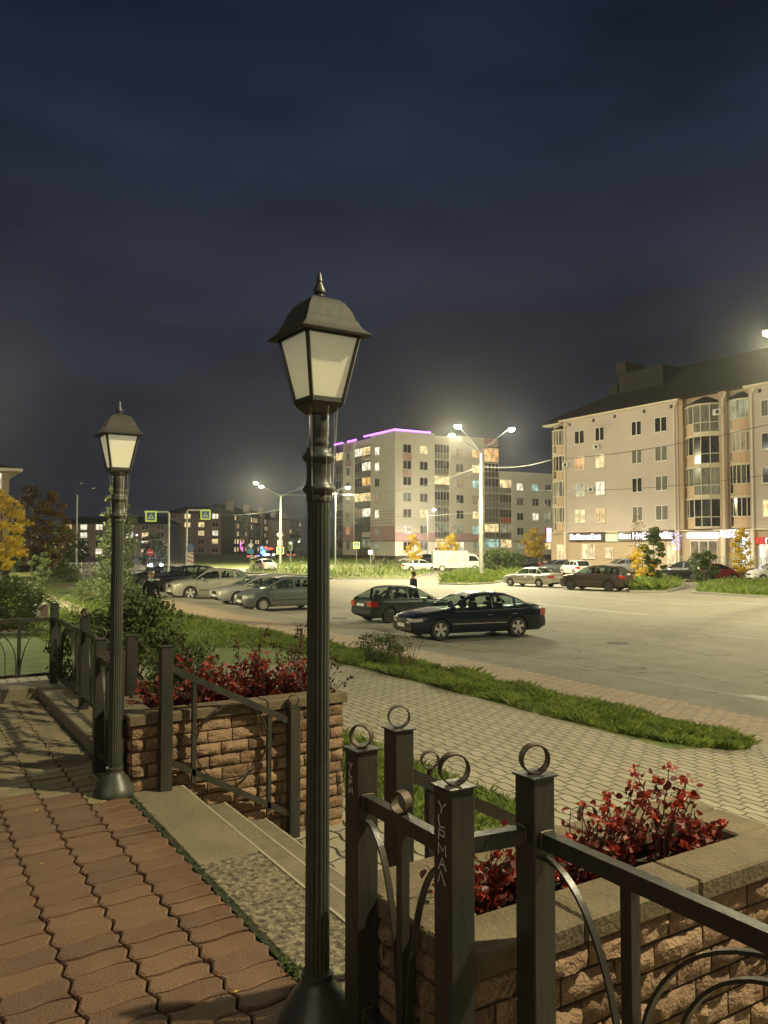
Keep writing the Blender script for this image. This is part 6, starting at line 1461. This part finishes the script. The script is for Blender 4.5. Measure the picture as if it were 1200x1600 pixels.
for k, n_, h_, w_, lb in (('a', 9000, .34, .05, 'rough grass on the verge in front of the pale block'), ('b', 6000, .42, .035, 'tall rough grass on the street lamp island'), ('c', 5000, .42, .03, 'tall grass under the yellow bush'), ('d', 6500, .30, .03, 'leafy ground cover on the verge at the right edge')):
    b = MB(); blades(b, n_, poly_s([atz(px, py, 0) for px, py in ISL[k]]), lambda x, y: .13, h_, rg, w_); tag(obj('grass', b, M['grass']), lb, 'grass', kind='stuff')
# fallen leaves and litter
b = MB(); random.seed(9)
for _ in range(420):
    x, y = rg.uniform(4.5, 13.5), rg.uniform(3, 24); b.leaf((x, y, G(x, y) + .012), rg.uniform(.03, .06), Vector((rg.gauss(0, .2), rg.gauss(0, .2), 1)))
for _ in range(60):
    x, y = rg.uniform(-1.5, 1.2), rg.uniform(2.5, 9); b.leaf((x, y, T + .006), rg.uniform(.015, .03), Vector((rg.gauss(0, .2), rg.gauss(0, .2), 1)))
tag(obj('fallen_leaves', b, M['leaf_yellow']), 'scattered fallen leaves on the paving', 'fallen leaves', kind='stuff')
# litter bin, white railing
x, y, z = at_gnd(66, 26); t = thing('litter_bin', 'small pinkish box with a pale frame beside the fence corner ring', 'litter bin', (x, y, z), rz=R(35))
b = MB(); b.box((-.17, -.13, .12), (.17, .13, .52), bev=.01); obj('body', b, mat('bin_panel', (.22, .13, .11), .7, col2=(.3, .2, .17)), t); b = MB()
for s_ in (-1, 1): b.box((s_ * .19 - .02, -.14, 0), (s_ * .19 + .02, .14, .56))
b.box((-.17, -.14, .525), (.17, .14, .56)); obj('frame', b, M['white'], t)
p0, p1 = pd(78, 84), pd(200, 88); L_ = math.hypot(p1[0] - p0[0], p1[1] - p0[1]); t = thing('railing', 'white pedestrian railing with crossed bars beyond the crossing sign at left', 'railing', (p0[0], p0[1], G(*p0)), rz=math.atan2(p1[1] - p0[1], p1[0] - p0[0]))
n_ = 5; pl = L_ / n_
for i in range(n_):
    b = MB(); x0 = i * pl; b.strip([(x0 + .05, 0, 1.05), (x0 + pl - .05, 0, 1.05)], (0, 1, 0), .05, .05); b.strip([(x0 + .05, 0, .25), (x0 + pl - .05, 0, .25)], (0, 1, 0), .05, .05)
    for k in range(3):
        u0, u1 = x0 + .05 + (pl - .1) * k / 3, x0 + .05 + (pl - .1) * (k + 1) / 3; b.strip([(u0, -.01, .27), (u1, -.01, 1.03)], (0, 1, 0), .02, .03); b.strip([(u0, .015, 1.03), (u1, .015, .27)], (0, 1, 0), .02, .03)
    obj('railing_panel', b, M['white'], t)
for i in range(n_ + 1): b = MB(); b.box((i * pl - .05, -.05, 0), (i * pl + .05, .05, 1.15)); obj('post', b, M['white'], t)

# ------------------------------------------------------------------ people
M['skin'] = mat('skin', (.50, .30, .20), .6, col2=(.56, .34, .24)); M['cloth_dark'] = mat('dark_cloth', (.012, .012, .014), .9, col2=(.025, .025, .03), nscale=8); M['hair_fair'] = mat('fair_hair', (.50, .38, .18), .7, col2=(.35, .25, .12), nscale=30); M['hair_dark'] = mat('dark_hair', (.03, .018, .012), .7, col2=(.05, .03, .02), nscale=30)
M['cloth_blue'] = mat('pale_blue_cloth', (.30, .50, .55), .8, col2=(.4, .6, .62)); M['cloth_grey'] = mat('grey_cloth', (.12, .12, .11), .9, col2=(.18, .18, .16)); M['cloth_white'] = mat('white_cloth', (.6, .58, .52), .9, col2=(.5, .48, .43))
def skinned(name, verts, edges, radii, m, parent, root=0, sub=2):
    me = bpy.data.meshes.new(name); me.from_pydata(verts, edges, []); o = bpy.data.objects.new(name, me); C.objects.link(o); o.parent = parent
    s_ = o.modifiers.new('skin', 'SKIN'); s_.use_smooth_shade = True
    for i, v in enumerate(me.skin_vertices[0].data): v.radius = (radii[i], radii[i]); v.use_root = i == root
    u_ = o.modifiers.new('sub', 'SUBSURF'); u_.levels = 1; u_.render_levels = sub
    me.materials.append(m); return o
def person(label, x, y, z, heading, h=1.72, stride=.0, coat='cloth_dark', legs='cloth_dark', hair='hair_dark', hood=False, coatlen=.78, sit=False):
    """local frame faces +y"""
    t = thing('person', label, 'person', (x, y, z), rz=heading); k = h / 1.75
    V, E_, Rr = [], [], []
    def v(p, r, par=None): V.append((p[0] * k, p[1] * k, p[2] * k)); Rr.append(r * k); (E_.append((par, len(V) - 1)) if par is not None else None); return len(V) - 1
    pel = v((0, 0, .95), .115); sp_ = v((0, 0, 1.12), .105, pel); ch = v((0, .0, 1.33), .125, sp_); nk = v((0, .0, 1.49), .055, ch); hb = v((0, .01, 1.56), .062, nk); hc = v((0, .02, 1.645), .085, hb); ht = v((0, .01, 1.71), .055, hc)
    nose = v((0, .105, 1.63), .012, hc)
    jl = {}
    for sg in (-1, 1):
        st_ = stride * sg
        hp = v((sg * .10, 0, .88), .088, pel); kn = v((sg * .10, .06 + st_ * .6 if st_ > 0 else .04 + st_ * .35, .50), .058, hp); an = v((sg * .10, st_ * 1.0, .10 if st_ >= 0 else .13), .040, kn); to_ = v((sg * .11, st_ * 1.0 + .15, .04), .035, an)
        sh = v((sg * .185, 0, 1.41), .060, ch); el = v((sg * .25, -.03 - st_ * .3, 1.13), .042, sh); wr_ = v((sg * .25, .10 - st_ * .5, .92), .026, el); pm = v((sg * .25, .13 - st_ * .5, .85), .028, wr_)
        for q in range(4): f1 = v((sg * .25, .10 - st_ * .5 + q * .022, .79 + .004 * abs(q - 1.5)), .0085, pm); v((sg * .245, .105 - st_ * .5 + q * .022, .76 + .004 * abs(q - 1.5)), .007, f1)
        f1 = v((sg * .235, .175 - st_ * .5, .84), .009, pm); v((sg * .235, .19 - st_ * .5, .81), .007, f1)
        jl[sg] = (hp, kn, an, sh, el, wr_)
    skinned('body', V, E_, Rr, M['skin'], t)
    g = 1.0 / 1
    def P_(i, d=(0, 0, 0)): return (V[i][0] + d[0], V[i][1] + d[1], V[i][2] + d[2])
    cv = [P_(pel, (0, 0, (coatlen - .95) * .6)), P_(pel), P_(sp_), P_(ch), P_(nk, (0, 0, -.02))]; cr_ = [.155 * k, .15 * k, .145 * k, .165 * k, .085 * k]; ce = [(0, 1), (1, 2), (2, 3), (3, 4)]
    for sg in (-1, 1):
        n0 = len(cv); cv += [P_(jl[sg][3]), P_(jl[sg][4]), P_(jl[sg][5], (0, 0, .02))]; cr_ += [.085 * k, .062 * k, .048 * k]; ce += [(3, n0), (n0, n0 + 1), (n0 + 1, n0 + 2)]
    skinned('coat', cv, ce, cr_, M[coat], t, 1)
    tv = [P_(pel, (0, 0, -.01))]; tr2 = [.14 * k]; te = []
    for sg in (-1, 1):
        n0 = len(tv); tv += [P_(jl[sg][0]), P_(jl[sg][1]), P_(jl[sg][2])]; tr2 += [.108 * k, .075 * k, .058 * k]; te += [(0, n0), (n0, n0 + 1), (n0 + 1, n0 + 2)]
    skinned('trousers', tv, te, tr2, M[legs], t, 0)
    for sg in (-1, 1):
        skinned('shoe', [P_(jl[sg][2], (0, -.03, -.05)), P_(jl[sg][2], (0, .15, -.065))], [(0, 1)], [.05, .04], M['black'], t)
    hv = [P_(hc, (0, -.035, .02)), P_(ht, (0, -.01, .005)), P_(hb, (0, -.06, .0))]; hr_ = [.088 * k, .068 * k, .06 * k]; he = [(0, 1), (0, 2)]
    if hair == 'hair_fair': hv.append(P_(nk, (0, -.09, -.06))); hr_.append(.05 * k); he.append((2, 3))
    skinned('hair', hv, he, hr_, M[hair], t)
    for sg in (-1, 1):
        b = MB(); b.lathe([(0, -.008), (.008, 0), (0, .008)], 8, (sg * .032 * k, .100 * k), z=1.655 * k); obj('eye', b, M['black'], t)
        b = MB(); b.lathe([(0, -.03), (.014, 0), (0, .03)], 8, (sg * .085 * k, .01 * k), z=1.64 * k); obj('ear', b, M['skin'], t)
    b = MB(); b.box((-.025 * k, .088 * k, 1.585 * k), (.025 * k, .098 * k, 1.592 * k)); obj('mouth', b, M['leaf_red'], t)
    return t
x, y, z = at_gnd(237, 27.5); z = G(x, y)
w_ = person('woman with fair hair and a pale blue collar walking by the left row', x, y, z, YAW * -1 + R(200), 1.68, .18, hair='hair_fair')
skinned('collar', [(-.07, .03, 1.43), (0, .10, 1.40), (.07, .03, 1.43)], [(0, 1), (1, 2)], [.05, .05, .05], M['cloth_blue'], w_)
x, y, _ = at_gnd(646, 34.5); person('man in a dark jacket standing behind the dark green hatchback', x, y, 0, -YAW + R(110), 1.80, .05)
x, y = atz(602, 886, 0); person('distant dark figure walking on the path before the pale block', x, y, .14, -YAW + R(90), 1.78, .22)
x, y = atz(584, 887, 0); person('distant figure in olive clothes left of the dark walking figure', x, y, .14, -YAW + R(80), 1.70, .2, coat='cloth_grey')
x, y, z = at_gnd(14, 60); person('person in dark clothes and a white hat pushing a pram at the left edge', x, y, z, -YAW + R(95), 1.68, .2, hair='cloth_white')
q = pd(5, 60.3); t = thing('pram', 'dark pram pushed by the person at the left edge', 'pram', (q[0], q[1], G(*q)), rz=-YAW)
b = MB(); b.prism([(-.35, .55), (.3, .5), (.42, .85), (.1, .95), (-.2, 1.05), (-.42, .9)], -.22, .22, axis='y'); obj('basket', b, M['cloth_dark'], t)
for xx in (-.3, .3):
    for yy in (-.24, .24): b = MB(); b.lathe([(.10, -.02), (.14, -.02), (.14, .02), (.10, .02)], 14, (xx, yy), axis='y', cz=.14); obj('wheel', b, M['tyre'], t)
b = MB(); b.tube([(-.3, .2, .14), (.3, .2, .55), (.62, .0, 1.0)], .015); b.tube([(.3, -.2, .14), (-.3, -.2, .55)], .015); obj('frame', b, M['chrome'], t)

# ------------------------------------------------------------------ haze volume added to give the lamps their halos
hz = MB(); hz.box((-250, -60, -1.1), (420, 480, 40)); HZ = bpy.data.materials.new('haze'); HZ.use_nodes = True; n_ = HZ.node_tree.nodes; n_.remove(n_['Principled BSDF'])
pv = n_.new('ShaderNodeVolumePrincipled'); pv.inputs['Color'].default_value = (.9, .92, .95, 1); pv.inputs['Density'].default_value = .00036; pv.inputs['Anisotropy'].default_value = .88
HZ.node_tree.links.new(pv.outputs[0], n_['Material Output'].inputs['Volume']); tag(obj('haze', hz, HZ), kind='stuff')
